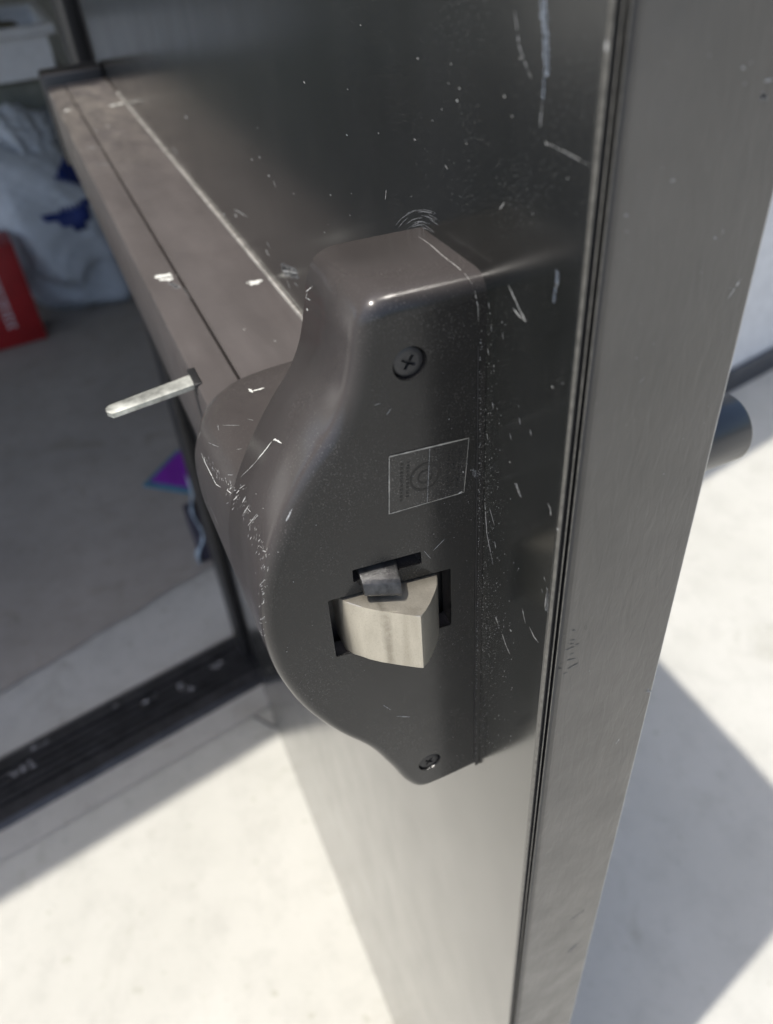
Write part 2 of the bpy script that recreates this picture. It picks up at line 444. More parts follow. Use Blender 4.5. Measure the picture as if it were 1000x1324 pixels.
def circ(cy, cz, r, m=28): return [(cy + r * math.cos(2 * math.pi * i / m), cz + r * math.sin(2 * math.pi * i / m)) for i in range(m)]
def rrect(c4, r=0.0007):
    out = []
    for i in range(4):
        p = Vector(c4[i]); a = (Vector(c4[i - 1]) - p).normalized() * r; b = (Vector(c4[(i + 1) % 4]) - p).normalized() * r
        for t_ in (0, 0.5, 1): out.append(tuple((1 - t_) ** 2 * (p + a) + 2 * t_ * (1 - t_) * p + t_ ** 2 * (p + b)))
    return out
SLOT = rrect([(0.0490, 1.0899), (0.0107, 1.0851), (0.0108, 1.0602), (0.0492, 1.0656)])
SLOT2 = rrect([(0.0408, 1.0981), (0.0200, 1.0960), (0.0199, 1.0912), (0.0409, 1.0935)], 0.0004)
SC1 = (0.0203, 1.1564); SC2 = (0.0208, 0.9895)
he = []
e1, _ = hole(SLOT, 0.006); he += e1
e2, _ = hole(SLOT2, 0.006); he += e2
for (cy, cz) in (SC1, SC2):
    deep = 0.0022 if cz > 1.1 else 0.0016
    e3, inn = hole(circ(cy, cz, 0.00445), deep, circ(cy, cz, 0.0040)); he += e3
    f = bm.faces.new(inn); f.smooth = False
r = bmesh.ops.triangle_fill(bm, edges=front_edges + he, use_beauty=True)
for x in r['geom']:
    if isinstance(x, bmesh.types.BMFace): x.smooth = False
be = closed(BV[-1])
r = bmesh.ops.triangle_fill(bm, edges=be, use_beauty=True)
bmesh.ops.recalc_face_normals(bm, faces=bm.faces)
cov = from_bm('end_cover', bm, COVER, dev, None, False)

# foot of the cover: dark parting line and a thin base plate edge showing below it
zs_ = [0.978 + i * (1.156 - 0.978) / 30 for i in range(31)]
vv = []
for z in zs_:
    h_ = 0.00019 + 0.00004 * math.sin(z * 310)
    vv += [(FX - 0.00012, 0.0023 - h_, z), (FX - 0.00012, 0.0023 + h_, z)]
mesh('parting_line', vv, [(2 * i, 2 * i + 1, 2 * i + 3, 2 * i + 2) for i in range(30)], BLACK, dev)
rp = random.Random(5); vv, ff = [], []
for i in range(240):            # dust lying along the foot of the cover
    z = rp.uniform(0.980, 1.160); y = 0.0016 + rp.gauss(0, 0.00022); r_ = rp.uniform(0.00005, 0.00013); i0 = len(vv)
    vv += [(FX - 0.00020, y + r_ * a, z + 2.2 * r_ * b) for a, b in ((1, 0), (0.2, 0.9), (-0.9, 0.3), (-0.4, -0.9))]; ff.append((i0, i0 + 1, i0 + 2, i0 + 3))
du = mesh('dust_line', vv, ff, SCUFF, dev); du['kind'] = 'stuff'
box('base_plate', (0.03485, 0.0002, 0.9738), (0.0690, 0.0017, 1.1500), PLATE, dev)

# dark inner case behind the slots
box('latch_case', (0.0435, 0.004, 1.050), (0.066, 0.056, 1.104), BLACK, dev)

# latch bolt
SH = 0.125
plan = [(0.0434, 0.0456), (0.0366, 0.0455), (0.0338, 0.0439), (0.0307, 0.0406), (0.0281, 0.0374), (0.0250, 0.0327), (0.0223, 0.0284), (0.0213, 0.0270),
        (0.0232, 0.0246), (0.0252, 0.0224), (0.0274, 0.0203), (0.0296, 0.0184), (0.0317, 0.0168), (0.0340, 0.0155), (0.0362, 0.0148), (0.0434, 0.0147)]
bm = bmesh.new()
n = len(plan)
tv = [bm.verts.new((x, y, 1.0880 + (y - 0.0452) * SH)) for x, y in plan]
bv = [bm.verts.new((x, y, 1.0654 + (y - 0.0455) * SH)) for x, y in plan]
bm.faces.new(tv); bm.faces.new(list(reversed(bv)))
for i in range(n): bm.faces.new((tv[i], bv[i], bv[(i + 1) % n], tv[(i + 1) % n]))
bm.edges.ensure_lookup_table()
es = [e for e in bm.edges if (e.verts[0] in tv and e.verts[1] in tv) or (e.verts[0] in bv and e.verts[1] in bv)]
es.append(bm.edges.get((tv[7], bv[7])))
bmesh.ops.bevel(bm, geom=es, offset=0.00035, segments=2, affect='EDGES', profile=0.5)
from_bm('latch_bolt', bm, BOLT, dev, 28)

# deadlatch trigger above the bolt
pr = [(0.0432, 1.0975), (0.0374, 1.0968), (0.0330, 1.0953), (0.0318, 1.0944), (0.0306, 1.0918), (0.0306, 1.0910), (0.0314, 1.0904), (0.0330, 1.0906), (0.0355, 1.0918), (0.0385, 1.0935), (0.0432, 1.0940)]
bm = bmesh.new(); n = len(pr)
la = [bm.verts.new((x + 0.0006, 0.0386 + (0.0370 - x) * 0.10, z - 0.0004)) for x, z in pr]
lb = [bm.verts.new((x - (0.0022 if x < 0.0335 else 0.0002), 0.0272 + (0.0372 - x) * 0.30, z - 0.0022)) for x, z in pr]
bm.faces.new(la); bm.faces.new(list(reversed(lb)))
for i in range(n): bm.faces.new((la[i], lb[i], lb[(i + 1) % n], la[(i + 1) % n]))
bmesh.ops.bevel(bm, geom=[e for e in bm.edges], offset=0.00028, segments=2, affect='EDGES', profile=0.5)
from_bm('latch_trigger', bm, TRIG, dev, 30)

# cross head screws
def screw(cy, cz, ang, depth):
    bm = bmesh.new(); m = 36
    x0 = FX + depth
    # dome with a cross shaped recess cut as a grid in polar steps
    prof_ = [(0.00395, 0.0012), (0.0038, 0.0003), (0.0033, 0.00005), (0.0024, 0.0)]
    rr = []
    for (r_, dx) in prof_:
        rr.append([bm.verts.new((x0 + dx, cy + r_ * math.cos(2 * math.pi * i / m), cz + r_ * math.sin(2 * math.pi * i / m))) for i in range(m)])
    for a, b in zip(rr[:-1], rr[1:]):
        for i in range(m): bm.faces.new((a[i], a[(i + 1) % m], b[(i + 1) % m], b[i]))
    w, L = 0.00042, 0.0020
    cr = [(w, w), (w, L), (-w, L), (-w, w), (-L, w), (-L, -w), (-w, -w), (-w, -L), (w, -L), (w, -w), (L, -w), (L, w)]
    ca, sa = math.cos(ang), math.sin(ang)
    cr = [(a * ca - b * sa, a * sa + b * ca) for a, b in cr]
    top = [bm.verts.new((x0, cy + a, cz + b)) for a, b in cr]
    low = [bm.verts.new((x0 + 0.0011, cy + a * 0.75, cz + b * 0.75)) for a, b in cr]
    for i in range(12): bm.faces.new((top[i], top[(i + 1) % 12], low[(i + 1) % 12], low[i]))
    bm.faces.new(low)
    te = [bm.edges.get((top[i], top[(i + 1) % 12])) for i in range(12)] + [bm.edges.get((rr[-1][i], rr[-1][(i + 1) % m])) for i in range(m)]
    bmesh.ops.triangle_fill(bm, edges=te, use_beauty=True)
    return from_bm('screw', bm, SCREW if cz > 1.1 else BLACK, cov, 40)
screw(SC1[0], SC1[1], math.radians(33), 0.0008)
screw(SC2[0], SC2[1], math.radians(40), 0.0004)

# rating label: thin film with a pale raised edge and faint ring
LC = [(0.0274, 1.1321), (0.0048, 1.1301), (0.0063, 1.1125), (0.0287, 1.1137)]
def lab(u, w_, dx):
    a = Vector(LC[0]).lerp(Vector(LC[1]), u); b = Vector(LC[3]).lerp(Vector(LC[2]), u); p = a.lerp(b, w_)
    return (FX - dx, p.x, p.y)
lo = mesh('rating_label', [lab(0, 0, 0.00012), lab(1, 0, 0.00012), lab(1, 1, 0.00012), lab(0, 1, 0.00012), lab(0, 0, -0.0001), lab(1, 0, -0.0001), lab(1, 1, -0.0001), lab(0, 1, -0.0001)],
          [(0, 1, 2, 3), (0, 1, 5, 4), (1, 2, 6, 5), (2, 3, 7, 6), (3, 0, 4, 7)], LABEL, cov)
vv, ff = [], []
def strip(u0, w0, u1, w1, th_):
    a, b = Vector((u0, w0 * 0.8)), Vector((u1, w1 * 0.8)); dlen = b - a; nn = Vector((-dlen.y, dlen.x)).normalized() * th_
    m = 14; i0 = len(vv)
    for i in range(m + 1):
        p = a.lerp(b, i / m); q = nn * random.uniform(0.6, 1.15)
        for s_ in (1, -1): vv.append(lab(p.x + s_ * q.x, (p.y + s_ * q.y) / 0.8, 0.0002))
    for i in range(m): ff.append((i0 + 2 * i, i0 + 2 * i + 1, i0 + 2 * i + 3, i0 + 2 * i + 2))
strip(0, 0, 1, 0, 0.009); strip(0, 0, 0, 1, 0.008); strip(0, 1, 1, 1, 0.006); strip(1, 0, 1, 1, 0.004)
mesh('label_border', vv, ff, LABEL_EDGE, lo)
vv, ff = [], []
strip(0.5, 0.02, 0.5, 0.98, 0.003)
mesh('label_crease', vv, ff, SCUFF, lo)
vv, ff = [], []
def ring(cu, cw, r0, r1, m=40):
    i0 = len(vv)
    for i in range(m):
        q = 2 * math.pi * i / m
        for r_ in (r0, r1): vv.append(lab(cu + r_ * math.cos(q), cw + r_ * math.sin(q) / 0.8, 0.00018))
    for i in range(m):
        j = (i + 1) % m; ff.append((i0 + 2 * i, i0 + 2 * i + 1, i0 + 2 * j + 1, i0 + 2 * j))
ring(0.46, 0.5, 0.17, 0.20); ring(0.46, 0.5, 0.075, 0.10)
for cu in (0.14, 0.22, 0.74, 0.80, 0.88):
    w_ = 0.16
    while w_ < 0.8:
        L_ = random.uniform(0.02, 0.05)
        i0 = len(vv)
        for a, b in ((0, 0), (0.035, 0), (0.035, L_), (0, L_)): vv.append(lab(cu + a, w_ + b, 0.00018))
        ff.append((i0, i0 + 1, i0 + 2, i0 + 3)); w_ += L_ + random.uniform(0.015, 0.04)
po = mesh('label_print', vv, ff, LABEL_INK, lo); po['kind'] = 'stuff'

# bar end housing (the mound behind the cover)
def mound_prof(ztop):
    pts = [(0.002, ztop), (0.030, ztop), (0.050, ztop - 0.0006), (0.0575, ztop - 0.0022), (0.0618, ztop - 0.0060), (0.0650, ztop - 0.0125), (0.0672, 1.0885), (0.0679, 1.0760), (0.0660, 1.0610), (0.0606, 1.0440), (0.0520, 1.0268), (0.0430, 1.0120), (0.0300, 1.0060), (0.002, 1.0050)]
    return spline(pts, 4)
xs = [0.0697 + i * (0.117 - 0.0697) / 5 for i in range(6)] + [0.117 + 0.0215 * math.sin(math.radians(a)) for a in (12, 24, 36, 48, 60, 70, 80, 88)]
V, F = [], []
for x in xs:
    zt = 1.1135 - (x - 0.0697) * 0.10
    lim = 1e9
    if x > 0.117: lim = 0.0465 + 0.0215 * math.sqrt(max(0, 1 - ((x - 0.117) / 0.0215) ** 2))
    for p in mound_prof(zt):
        k_ = min(1.0, lim / 0.068)
        V.append((x, 0.002 + (p.x - 0.002) * k_, p.y))
m = len(mound_prof(1.1))
for j in range(len(xs) - 1):
    for i in range(m - 1): F.append((j * m + i, j * m + i + 1, (j + 1) * m + i + 1, (j + 1) * m + i))
F.append(tuple(range((len(xs) - 1) * m, len(xs) * m)))
F.append(tuple(range(m)))
mesh('bar_housing', V, F, SHELL, dev, 40)

# channel, push pad, end bracket
ZB = 1.094
def bar_x(name, poly, x0, x1, mat, smooth=40):
    n = len(poly)
    v = [(x0, p[0], p[1]) for p in poly] + [(x1, p[0], p[1]) for p in poly]
    return mesh(name, v, [tuple(range(n)), tuple(range(n, 2 * n))] + [(i, (i + 1) % n, n + (i + 1) % n, n + i) for i in range(n)], mat, dev, smooth)
bar_x('bar_channel', [(0.0004, 1.030), (0.0004, ZB - 0.0006), (0.001, ZB), (0.0372, ZB), (0.0384, ZB - 0.0010), (0.0384, 1.031), (0.037, 1.030)], 0.1250, 0.772, BAR)
bar_x('push_pad', [(0.0386, 1.036), (0.0386, 1.090), (0.0392, 1.090), (0.0392, ZB - 0.0010), (0.0402, ZB + 0.0002), (0.0535, ZB + 0.0002), (0.0550, ZB - 0.0006), (0.0557, ZB - 0.0024), (0.0557, 1.040), (0.0540, 1.036)], 0.1258, 0.768, BAR)
bar_x('wear_strip', [(0.0002, ZB - 0.0004), (0.0002, ZB + 0.0008), (0.0014, ZB + 0.0008), (0.0017, ZB - 0.0004)], 0.139, 0.70, WEARM)
box('end_bracket', (0.774, 0.0003, 1.022), (0.806, 0.058, 1.104), FRAME, dev, 0.003)
# bent bare metal lever poking out of the pad
bm = bmesh.new()
lp = [(0.1688, 0.0510, 1.0930), (0.1668, 0.0640, 1.0927), (0.1656, 0.0760, 1.0922), (0.1648, 0.0885, 1.0914)]
V, F = [], []
for i, c in enumerate(lp):
    w_ = 0.0044 - 0.0003 * i
    for dx, dz in ((-w_, -0.0014), (w_, -0.0014), (w_, 0.0006), (w_ * 0.7, 0.0010), (-w_ * 0.7, 0.0010), (-w_, 0.0006)): V.append((c[0] + dx, c[1], c[2] + dz))
c = lp[-1]
for dx, dz in ((-0.0012, -0.001), (0.0012, -0.001), (0.0013, 0.0008), (0.0008, 0.0011), (-0.0008, 0.0011), (-0.0013, 0.0008)): V.append((c[0] + dx, c[1] + 0.0018, c[2] + dz))
for j in range(4):
    for i in range(6): F.append((j * 6 + i, j * 6 + (i + 1) % 6, (j + 1) * 6 + (i + 1) % 6, (j + 1) * 6 + i))
F += [tuple(range(6)), tuple(range(24, 30))]
bm.free()
box('lever_slot', (0.1615, 0.0530, 1.0898), (0.1755, 0.0561, 1.0946), BLACK, dev, 0.0004)
lv = mesh('bent_lever', V, F, LEVER, dev, 50); lv['label'] = 'bare silvery lever sticking out of the push pad'

# wear marks in world millimetres: (width, points along the mark, surface normal)
MARKS = {
 ('door', 'SCRATCH'): [
  (0.27,[(14.51,0.0,1206.24),(12.72,0.0,1206.19),(10.97,-0.0,1206.13),(9.25,0.0,1206.08),(7.55,-0.0,1206.03),(5.88,-0.0,1205.94),(4.23,0.0,1205.86),(2.61,0.0,1205.78),(1.02,0.0,1205.7)],(0.0,1.0,0.0)),
  (0.56,[(14.77,0.0,1206.32),(13.97,-0.0,1205.97)],(0.0,1.0,0.0)),
  (0.5,[(25.79,-0.0,1174.59),(24.65,-0.0,1173.74),(23.5,0.0,1172.88),(22.36,0.0,1172.04),(21.22,-0.0,1171.19),(20.09,0.0,1170.34),(18.96,0.0,1169.5)],(0.0,1.0,0.0)),
  (0.5,[(23.51,0.0,1170.11),(20.86,-0.0,1169.41),(18.31,0.0,1169.24)],(0.0,1.0,0.0)),
  (0.67,[(20.0,0.0,1170.5),(17.99,-0.0,1169.2)],(0.0,1.0,0.0)),
  (0.39,[(101.62,0.0,1214.72),(100.83,0.0,1214.57)],(0.0,1.0,0.0)),
  (0.52,[(68.42,0.0,1212.11),(67.47,0.0,1211.92)],(0.0,1.0,0.0)),
  (0.4,[(52.05,0.0,1213.44),(51.35,0.0,1213.29)],(0.0,1.0,0.0)),
  (0.33,[(53.16,-0.0,1209.59),(52.59,0.0,1209.48)],(0.0,1.0,0.0)),
  (0.4,[(48.3,-0.0,1209.41),(47.61,0.0,1209.27)],(0.0,1.0,0.0)),
  (0.57,[(49.53,0.0,1206.87),(48.55,-0.0,1206.68)],(0.0,1.0,0.0)),
  (0.34,[(56.71,0.0,1203.76),(56.11,0.0,1203.66)],(0.0,1.0,0.0)),
  (0.44,[(30.02,-0.0,1211.23),(29.32,0.0,1211.07)],(0.0,1.0,0.0)),
  (0.44,[(26.95,0.0,1208.29),(26.25,-0.0,1208.14)],(0.0,1.0,0.0)),
  (0.42,[(24.68,-0.0,1218.4),(24.03,0.0,1218.23)],(0.0,1.0,0.0)),
  (0.57,[(119.33,0.0,1184.92),(118.13,-0.0,1184.81)],(0.0,1.0,0.0)),
  (0.41,[(94.64,-0.0,1190.63),(93.83,0.0,1190.54)],(0.0,1.0,0.0)),
  (0.47,[(71.76,0.0,1194.18),(70.89,0.0,1194.07)],(0.0,1.0,0.0)),
  (0.35,[(54.89,0.0,1192.07),(54.27,0.0,1191.99)],(0.0,1.0,0.0)),
  (0.41,[(7.26,-0.0,1202.03),(6.66,-0.0,1201.9)],(0.0,1.0,0.0)),
  (0.3,[(17.79,0.0,1192.5),(17.33,-0.0,1192.42)],(0.0,1.0,0.0)),
  (0.64,[(140.24,-0.0,1161.71),(138.8,-0.0,1161.67)],(0.0,1.0,0.0)),
  (0.49,[(123.16,0.0,1160.22),(122.1,0.0,1160.2)],(0.0,1.0,0.0)),
  (0.35,[(61.54,-0.0,1200.57),(60.91,0.0,1200.47)],(0.0,1.0,0.0)),
  (0.33,[(45.17,0.0,1199.27),(44.62,0.0,1199.18)],(0.0,1.0,0.0)),
  (0.58,[(6.92,-0.0,1159.14),(6.08,0.0,1159.12)],(0.0,1.0,0.0)),
  (0.49,[(22.37,0.0,1129.01),(21.62,-0.0,1129.08)],(0.0,1.0,0.0)),
  (1.75,[(382.95,-0.0,1137.42),(376.47,-0.0,1137.58)],(0.0,1.0,0.0)),
  (1.59,[(298.24,-0.0,1107.32),(293.15,-0.0,1107.76)],(0.0,1.0,0.0)),
  (1.0,[(241.92,0.0,1148.34),(239.05,-0.0,1148.37)],(0.0,1.0,0.0)),
  (0.95,[(217.19,0.0,1147.96),(214.6,0.0,1147.99)],(0.0,1.0,0.0)),
  (0.8,[(227.44,0.0,1152.73),(225.2,0.0,1152.73)],(0.0,1.0,0.0)),
  (1.28,[(327.91,0.0,1098.63),(323.61,0.0,1099.05)],(0.0,1.0,0.0)),
  (1.08,[(243.16,0.0,1107.3),(240.05,0.0,1107.6)],(0.0,1.0,0.0)),
  (0.99,[(199.03,0.0,1107.58),(196.45,0.0,1107.85)],(0.0,1.0,0.0)),
  (0.68,[(18.0,-0.0,1069.73),(16.96,-0.0,1070.08)],(0.0,1.0,0.0)),
  (0.73,[(0.33,-0.07,1123.79),(-0.35,-0.33,1123.53)],(-0.38,0.92,0.0)),
  (0.74,[(154.21,0.0,1193.04),(152.49,0.0,1192.86)],(0.0,1.0,0.0)),
  (0.62,[(223.25,0.0,1164.97),(221.54,0.0,1164.92)],(0.0,1.0,0.0)),
  (0.43,[(115.2,-0.0,1197.7),(114.29,0.0,1197.58)],(0.0,1.0,0.0)),
  (0.59,[(183.89,-0.0,1149.99),(182.41,-0.0,1150.0)],(0.0,1.0,0.0)),
  (0.55,[(151.41,-0.0,1145.64),(150.14,0.0,1145.66)],(0.0,1.0,0.0)),
  (0.48,[(119.89,0.0,1167.85),(118.88,-0.0,1167.81)],(0.0,1.0,0.0)),
  (0.28,[(21.31,0.0,1216.57),(20.44,0.0,1215.72)],(0.0,1.0,0.0)),
  (0.43,[(91.38,0.0,1176.72),(92.41,-0.0,1173.71)],(0.0,1.0,0.0)),
  (0.4,[(30.26,0.0,1189.6),(28.48,-0.0,1191.56)],(0.0,1.0,0.0)),
  (0.35,[(55.35,0.0,1192.19),(53.83,-0.0,1191.56)],(0.0,1.0,0.0)),
  (0.3,[(7.66,0.0,1183.22),(7.77,0.0,1182.07),(7.89,-0.0,1180.91)],(0.0,1.0,0.0)),
  (0.31,[(8.29,-0.0,1179.78),(8.39,0.0,1178.43)],(0.0,1.0,0.0)),
  (1.12,[(457.75,0.0,1104.44),(443.71,0.0,1101.93)],(0.0,1.0,0.0)),
  (1.1,[(446.11,0.0,1106.15),(437.35,0.0,1103.44)],(0.0,1.0,0.0)),
  (0.69,[(209.63,-0.0,1147.83),(207.85,0.0,1145.27)],(0.0,1.0,0.0)),
  (0.85,[(296.55,0.0,1110.53),(282.58,0.0,1112.76),(269.37,0.0,1114.87)],(0.0,1.0,0.0)),
  (0.87,[(283.12,-0.0,1098.02),(276.69,-0.0,1096.97)],(0.0,1.0,0.0)),
  (0.78,[(238.56,0.0,1112.94),(233.65,0.0,1110.99)],(0.0,1.0,0.0)),
  (0.79,[(242.07,0.0,1106.6),(237.31,0.0,1106.42)],(0.0,1.0,0.0)),
  (0.75,[(214.17,0.0,1104.29),(211.51,0.0,1102.96),(208.85,0.0,1101.64)],(0.0,1.0,0.0)),
  (0.73,[(200.89,0.0,1107.6),(195.79,0.0,1107.48)],(0.0,1.0,0.0)),
  (1.33,[(217.47,0.0,1106.66),(204.65,-0.0,1110.89),(192.66,-0.0,1114.85)],(0.0,1.0,0.0)),
  (1.34,[(209.8,0.0,1111.26),(205.7,-0.0,1108.57)],(0.0,1.0,0.0)),
  (1.0,[(198.65,0.0,1115.0),(210.69,-0.0,1107.04)],(0.0,1.0,0.0)),
  (0.23,[(18.64,-0.0,1124.24),(17.8,0.0,1123.08),(16.95,0.0,1121.92)],(0.0,1.0,0.0)),
  (0.46,[(3.54,-0.0,1128.06),(2.91,-0.0,1125.66)],(0.0,1.0,0.0)),
  (0.27,[(4.58,0.0,1128.47),(3.1,0.0,1127.19)],(0.0,1.0,0.0)),
  (0.35,[(12.24,0.0,1084.72),(11.2,-0.0,1082.24),(10.21,-0.0,1080.33)],(0.0,1.0,0.0)),
  (0.43,[(8.24,-0.0,1081.02),(6.96,-0.0,1080.24),(5.68,-0.0,1079.45),(3.29,-0.0,1079.36)],(0.0,1.0,0.0)),
  (0.52,[(22.06,0.0,1063.49),(20.82,0.0,1062.1),(19.58,0.0,1060.71),(17.19,-0.0,1059.29)],(0.0,1.0,0.0)),
  (0.38,[(26.46,-0.0,1067.17),(24.49,-0.0,1065.27)],(0.0,1.0,0.0)),
  (0.26,[(4.05,-0.0,1099.96),(3.21,-0.0,1099.02)],(0.0,1.0,0.0)),
  (0.24,[(3.53,-0.0,1104.95),(2.67,0.0,1103.77)],(0.0,1.0,0.0)),
  (0.71,[(-0.03,-0.16,1224.25),(-0.12,-0.19,1223.53),(-0.21,-0.23,1222.8)],(-0.38,0.92,0.0)),
  (0.3,[(1.86,-0.0,1099.99),(1.91,0.0,1097.34),(1.96,-0.0,1094.65)],(0.0,1.0,0.0)),
  (0.26,[(0.0,-28.7,1216.69),(0.0,-28.98,1216.3)],(-1.0,0.0,0.0)),
  (0.4,[(0.0,-39.58,1176.34),(0.0,-39.05,1175.38),(0.0,-38.51,1174.41),(0.0,-37.86,1173.46),(0.0,-37.21,1172.5)],(-1.0,0.0,0.0)),
  (0.23,[(-0.0,-32.36,1187.86),(0.0,-31.73,1187.39)],(-1.0,0.0,0.0)),
  (0.52,[(-0.0,-33.58,1015.62),(0.0,-32.37,1013.26)],(-1.0,0.0,0.0)),
  (0.21,[(-0.0,-16.89,1199.84),(0.0,-18.16,1200.27)],(-1.0,0.0,0.0)),
  (1.49,[(670.98,-0.0,319.13),(648.95,0.0,331.35)],(0.0,1.0,0.0)),
  (1.45,[(630.17,0.0,331.36),(614.1,-0.0,341.21)],(0.0,1.0,0.0)),
  (1.63,[(666.85,-0.0,377.54),(673.94,0.0,371.41)],(0.0,1.0,0.0)),
 ],
 ('exit_device', 'SCRATCH'): [
  (0.59,[(67.3,34.07,1160.26),(65.91,34.04,1160.39)],(0.0,0.98,0.22)),
  (0.43,[(67.21,33.26,1164.52),(68.16,33.59,1162.77),(64.71,33.46,1163.51)],(0.0,0.99,0.16)),
  (0.43,[(68.35,33.31,1164.29),(64.36,32.49,1167.1)],(0.0,0.94,0.33)),
  (0.69,[(77.0,62.83,1105.24),(75.96,62.18,1106.32)],(0.06,0.82,0.56)),
  (0.55,[(67.65,63.61,1108.18),(64.63,62.14,1111.79)],(0.0,0.92,0.39)),
  (0.54,[(59.82,61.01,1114.26),(60.67,62.12,1111.84)],(0.0,0.92,0.39)),
  (0.34,[(56.01,61.0,1114.27),(57.32,62.24,1111.57),(58.94,63.46,1108.58)],(0.0,0.92,0.39)),
  (0.33,[(49.82,60.45,1115.4),(51.38,61.8,1112.56),(53.3,63.14,1109.39)],(0.0,0.91,0.42)),
  (0.31,[(50.78,61.73,1112.71),(48.93,60.4,1115.51)],(0.0,0.9,0.44)),
  (0.31,[(49.13,63.36,1108.83),(49.91,63.93,1107.31)],(0.0,0.94,0.35)),
  (0.33,[(44.57,62.67,1110.54),(43.39,62.03,1112.05)],(0.0,0.91,0.42)),
  (0.3,[(42.56,62.68,1110.52),(41.29,62.54,1110.84)],(0.0,0.92,0.39)),
  (0.28,[(40.41,62.64,1110.62),(38.77,62.08,1111.41)],(-0.29,0.88,0.38)),
  (0.46,[(78.45,63.38,1104.12),(74.34,62.76,1105.63)],(0.05,0.87,0.5)),
  (0.44,[(66.52,62.43,1111.11),(64.96,61.59,1113.02)],(0.0,0.91,0.42)),
  (0.26,[(65.25,61.45,1113.33),(62.57,60.11,1116.08)],(0.0,0.88,0.47)),
  (0.25,[(56.74,61.76,1112.65),(53.67,61.41,1113.42)],(0.0,0.91,0.42)),
  (0.31,[(47.98,59.03,1118.09),(47.19,58.88,1118.35)],(0.0,0.87,0.5)),
  (0.31,[(54.64,58.93,1118.27),(53.87,58.82,1118.46)],(0.0,0.87,0.5)),
  (0.21,[(66.63,60.06,1116.17),(64.79,58.79,1118.51),(63.13,57.53,1120.7),(61.73,56.21,1122.87),(60.44,54.91,1124.95)],(0.0,0.86,0.51)),
  (0.32,[(103.23,67.76,1083.14),(110.67,67.75,1073.41)],(0.0,1.0,-0.06)),
  (0.25,[(99.49,67.67,1084.17),(96.34,67.67,1084.15),(93.25,67.67,1084.13),(89.95,67.66,1084.25),(86.7,67.64,1084.36)],(-0.0,1.0,0.09)),
  (0.32,[(120.13,64.15,1097.33),(118.0,62.58,1101.31)],(0.13,0.83,0.53)),
  (0.4,[(36.16,59.64,1112.57),(35.93,59.46,1112.3)],(-0.77,0.57,0.27)),
  (0.27,[(42.6,65.68,1101.83),(37.79,63.8,1106.07)],(-0.47,0.83,0.29)),
  (0.27,[(38.63,65.77,1100.73),(37.12,64.21,1103.7)],(-0.63,0.74,0.23)),
  (0.27,[(39.2,66.63,1097.34),(37.13,65.3,1099.82)],(-0.63,0.75,0.19)),
  (0.27,[(38.76,67.33,1092.92),(36.98,66.04,1095.82)],(-0.63,0.76,0.14)),
  (0.28,[(38.44,67.72,1088.73),(36.66,66.56,1090.85)],(-0.63,0.77,0.1)),
  (0.28,[(39.25,68.2,1083.34),(37.29,67.5,1085.62)],(-0.47,0.88,0.06)),
  (0.22,[(63.8,3.67,1173.45),(60.76,3.53,1173.44),(57.78,3.39,1173.44),(54.68,3.59,1173.44),(51.65,3.78,1173.45),(48.69,3.97,1173.46),(45.76,3.94,1173.45),(42.89,3.91,1173.45),(40.09,4.08,1173.41),(38.25,3.76,1172.91),(37.11,3.58,1172.18),(36.25,3.24,1171.31)],(0.0,-0.03,1.0)),
  (0.16,[(35.48,3.05,1170.07),(35.05,2.87,1168.31),(35.0,2.47,1166.32),(35.0,2.39,1164.74),(35.0,2.3,1163.15),(35.0,2.22,1161.54)],(-1.0,0.0,0.0)),
  (1.06,[(34.88,7.98,1112.67),(34.88,6.79,1113.03)],(-1.0,0.0,0.0)),
  (0.41,[(34.88,6.76,1119.94),(34.88,6.3,1119.25)],(-1.0,0.0,0.0)),
  (0.28,[(58.89,61.95,1112.23),(59.23,62.18,1111.69)],(0.0,0.92,0.39)),
  (0.27,[(36.68,64.54,1101.31),(36.98,64.76,1101.43)],(-0.63,0.74,0.21)),
  (0.17,[(59.73,62.07,1111.95),(59.97,62.52,1110.91)],(0.0,0.92,0.39)),
  (0.27,[(38.56,62.2,1110.96),(38.08,62.45,1109.97)],(-0.47,0.81,0.35)),
  (0.11,[(51.4,62.85,1110.12),(51.54,63.1,1109.49)],(0.0,0.93,0.37)),
  (0.13,[(37.47,61.4,1111.57),(37.73,61.8,1110.99)],(-0.47,0.81,0.35)),
  (0.25,[(36.93,62.74,1107.32),(36.92,63.11,1106.34)],(-0.63,0.72,0.28)),
  (0.26,[(58.45,61.26,1113.75),(58.37,61.43,1113.36)],(0.0,0.91,0.42)),
  (0.12,[(64.85,63.07,1109.57),(65.2,63.29,1109.0)],(0.0,0.93,0.37)),
  (0.11,[(37.45,64.41,1103.7),(37.31,64.69,1102.57)],(-0.47,0.85,0.24)),
  (0.17,[(55.14,60.93,1114.43),(55.69,61.28,1113.69)],(0.0,0.91,0.42)),
  (0.18,[(65.2,62.46,1111.04),(65.49,62.8,1110.23)],(0.0,0.92,0.39)),
  (0.21,[(68.46,62.24,1111.55),(68.47,62.73,1110.41)],(0.0,0.92,0.39)),
  (0.27,[(37.98,63.36,1107.54),(38.09,63.72,1106.74)],(-0.47,0.82,0.31)),
  (0.15,[(49.42,60.45,1115.41),(49.46,60.69,1114.92)],(0.0,0.9,0.44)),
  (0.14,[(49.85,61.65,1112.89),(50.32,61.92,1112.3)],(0.0,0.91,0.42)),
  (0.32,[(77.85,62.87,1105.08),(78.69,63.48,1103.92)],(0.05,0.87,0.5)),
  (0.29,[(36.85,65.17,1099.39),(36.97,65.37,1098.95)],(-0.63,0.75,0.17)),
  (0.27,[(41.38,62.16,1111.75),(40.92,62.3,1111.42)],(0.0,0.92,0.39)),
  (0.3,[(44.61,61.8,1112.56),(44.36,62.0,1112.11)],(0.0,0.91,0.42)),
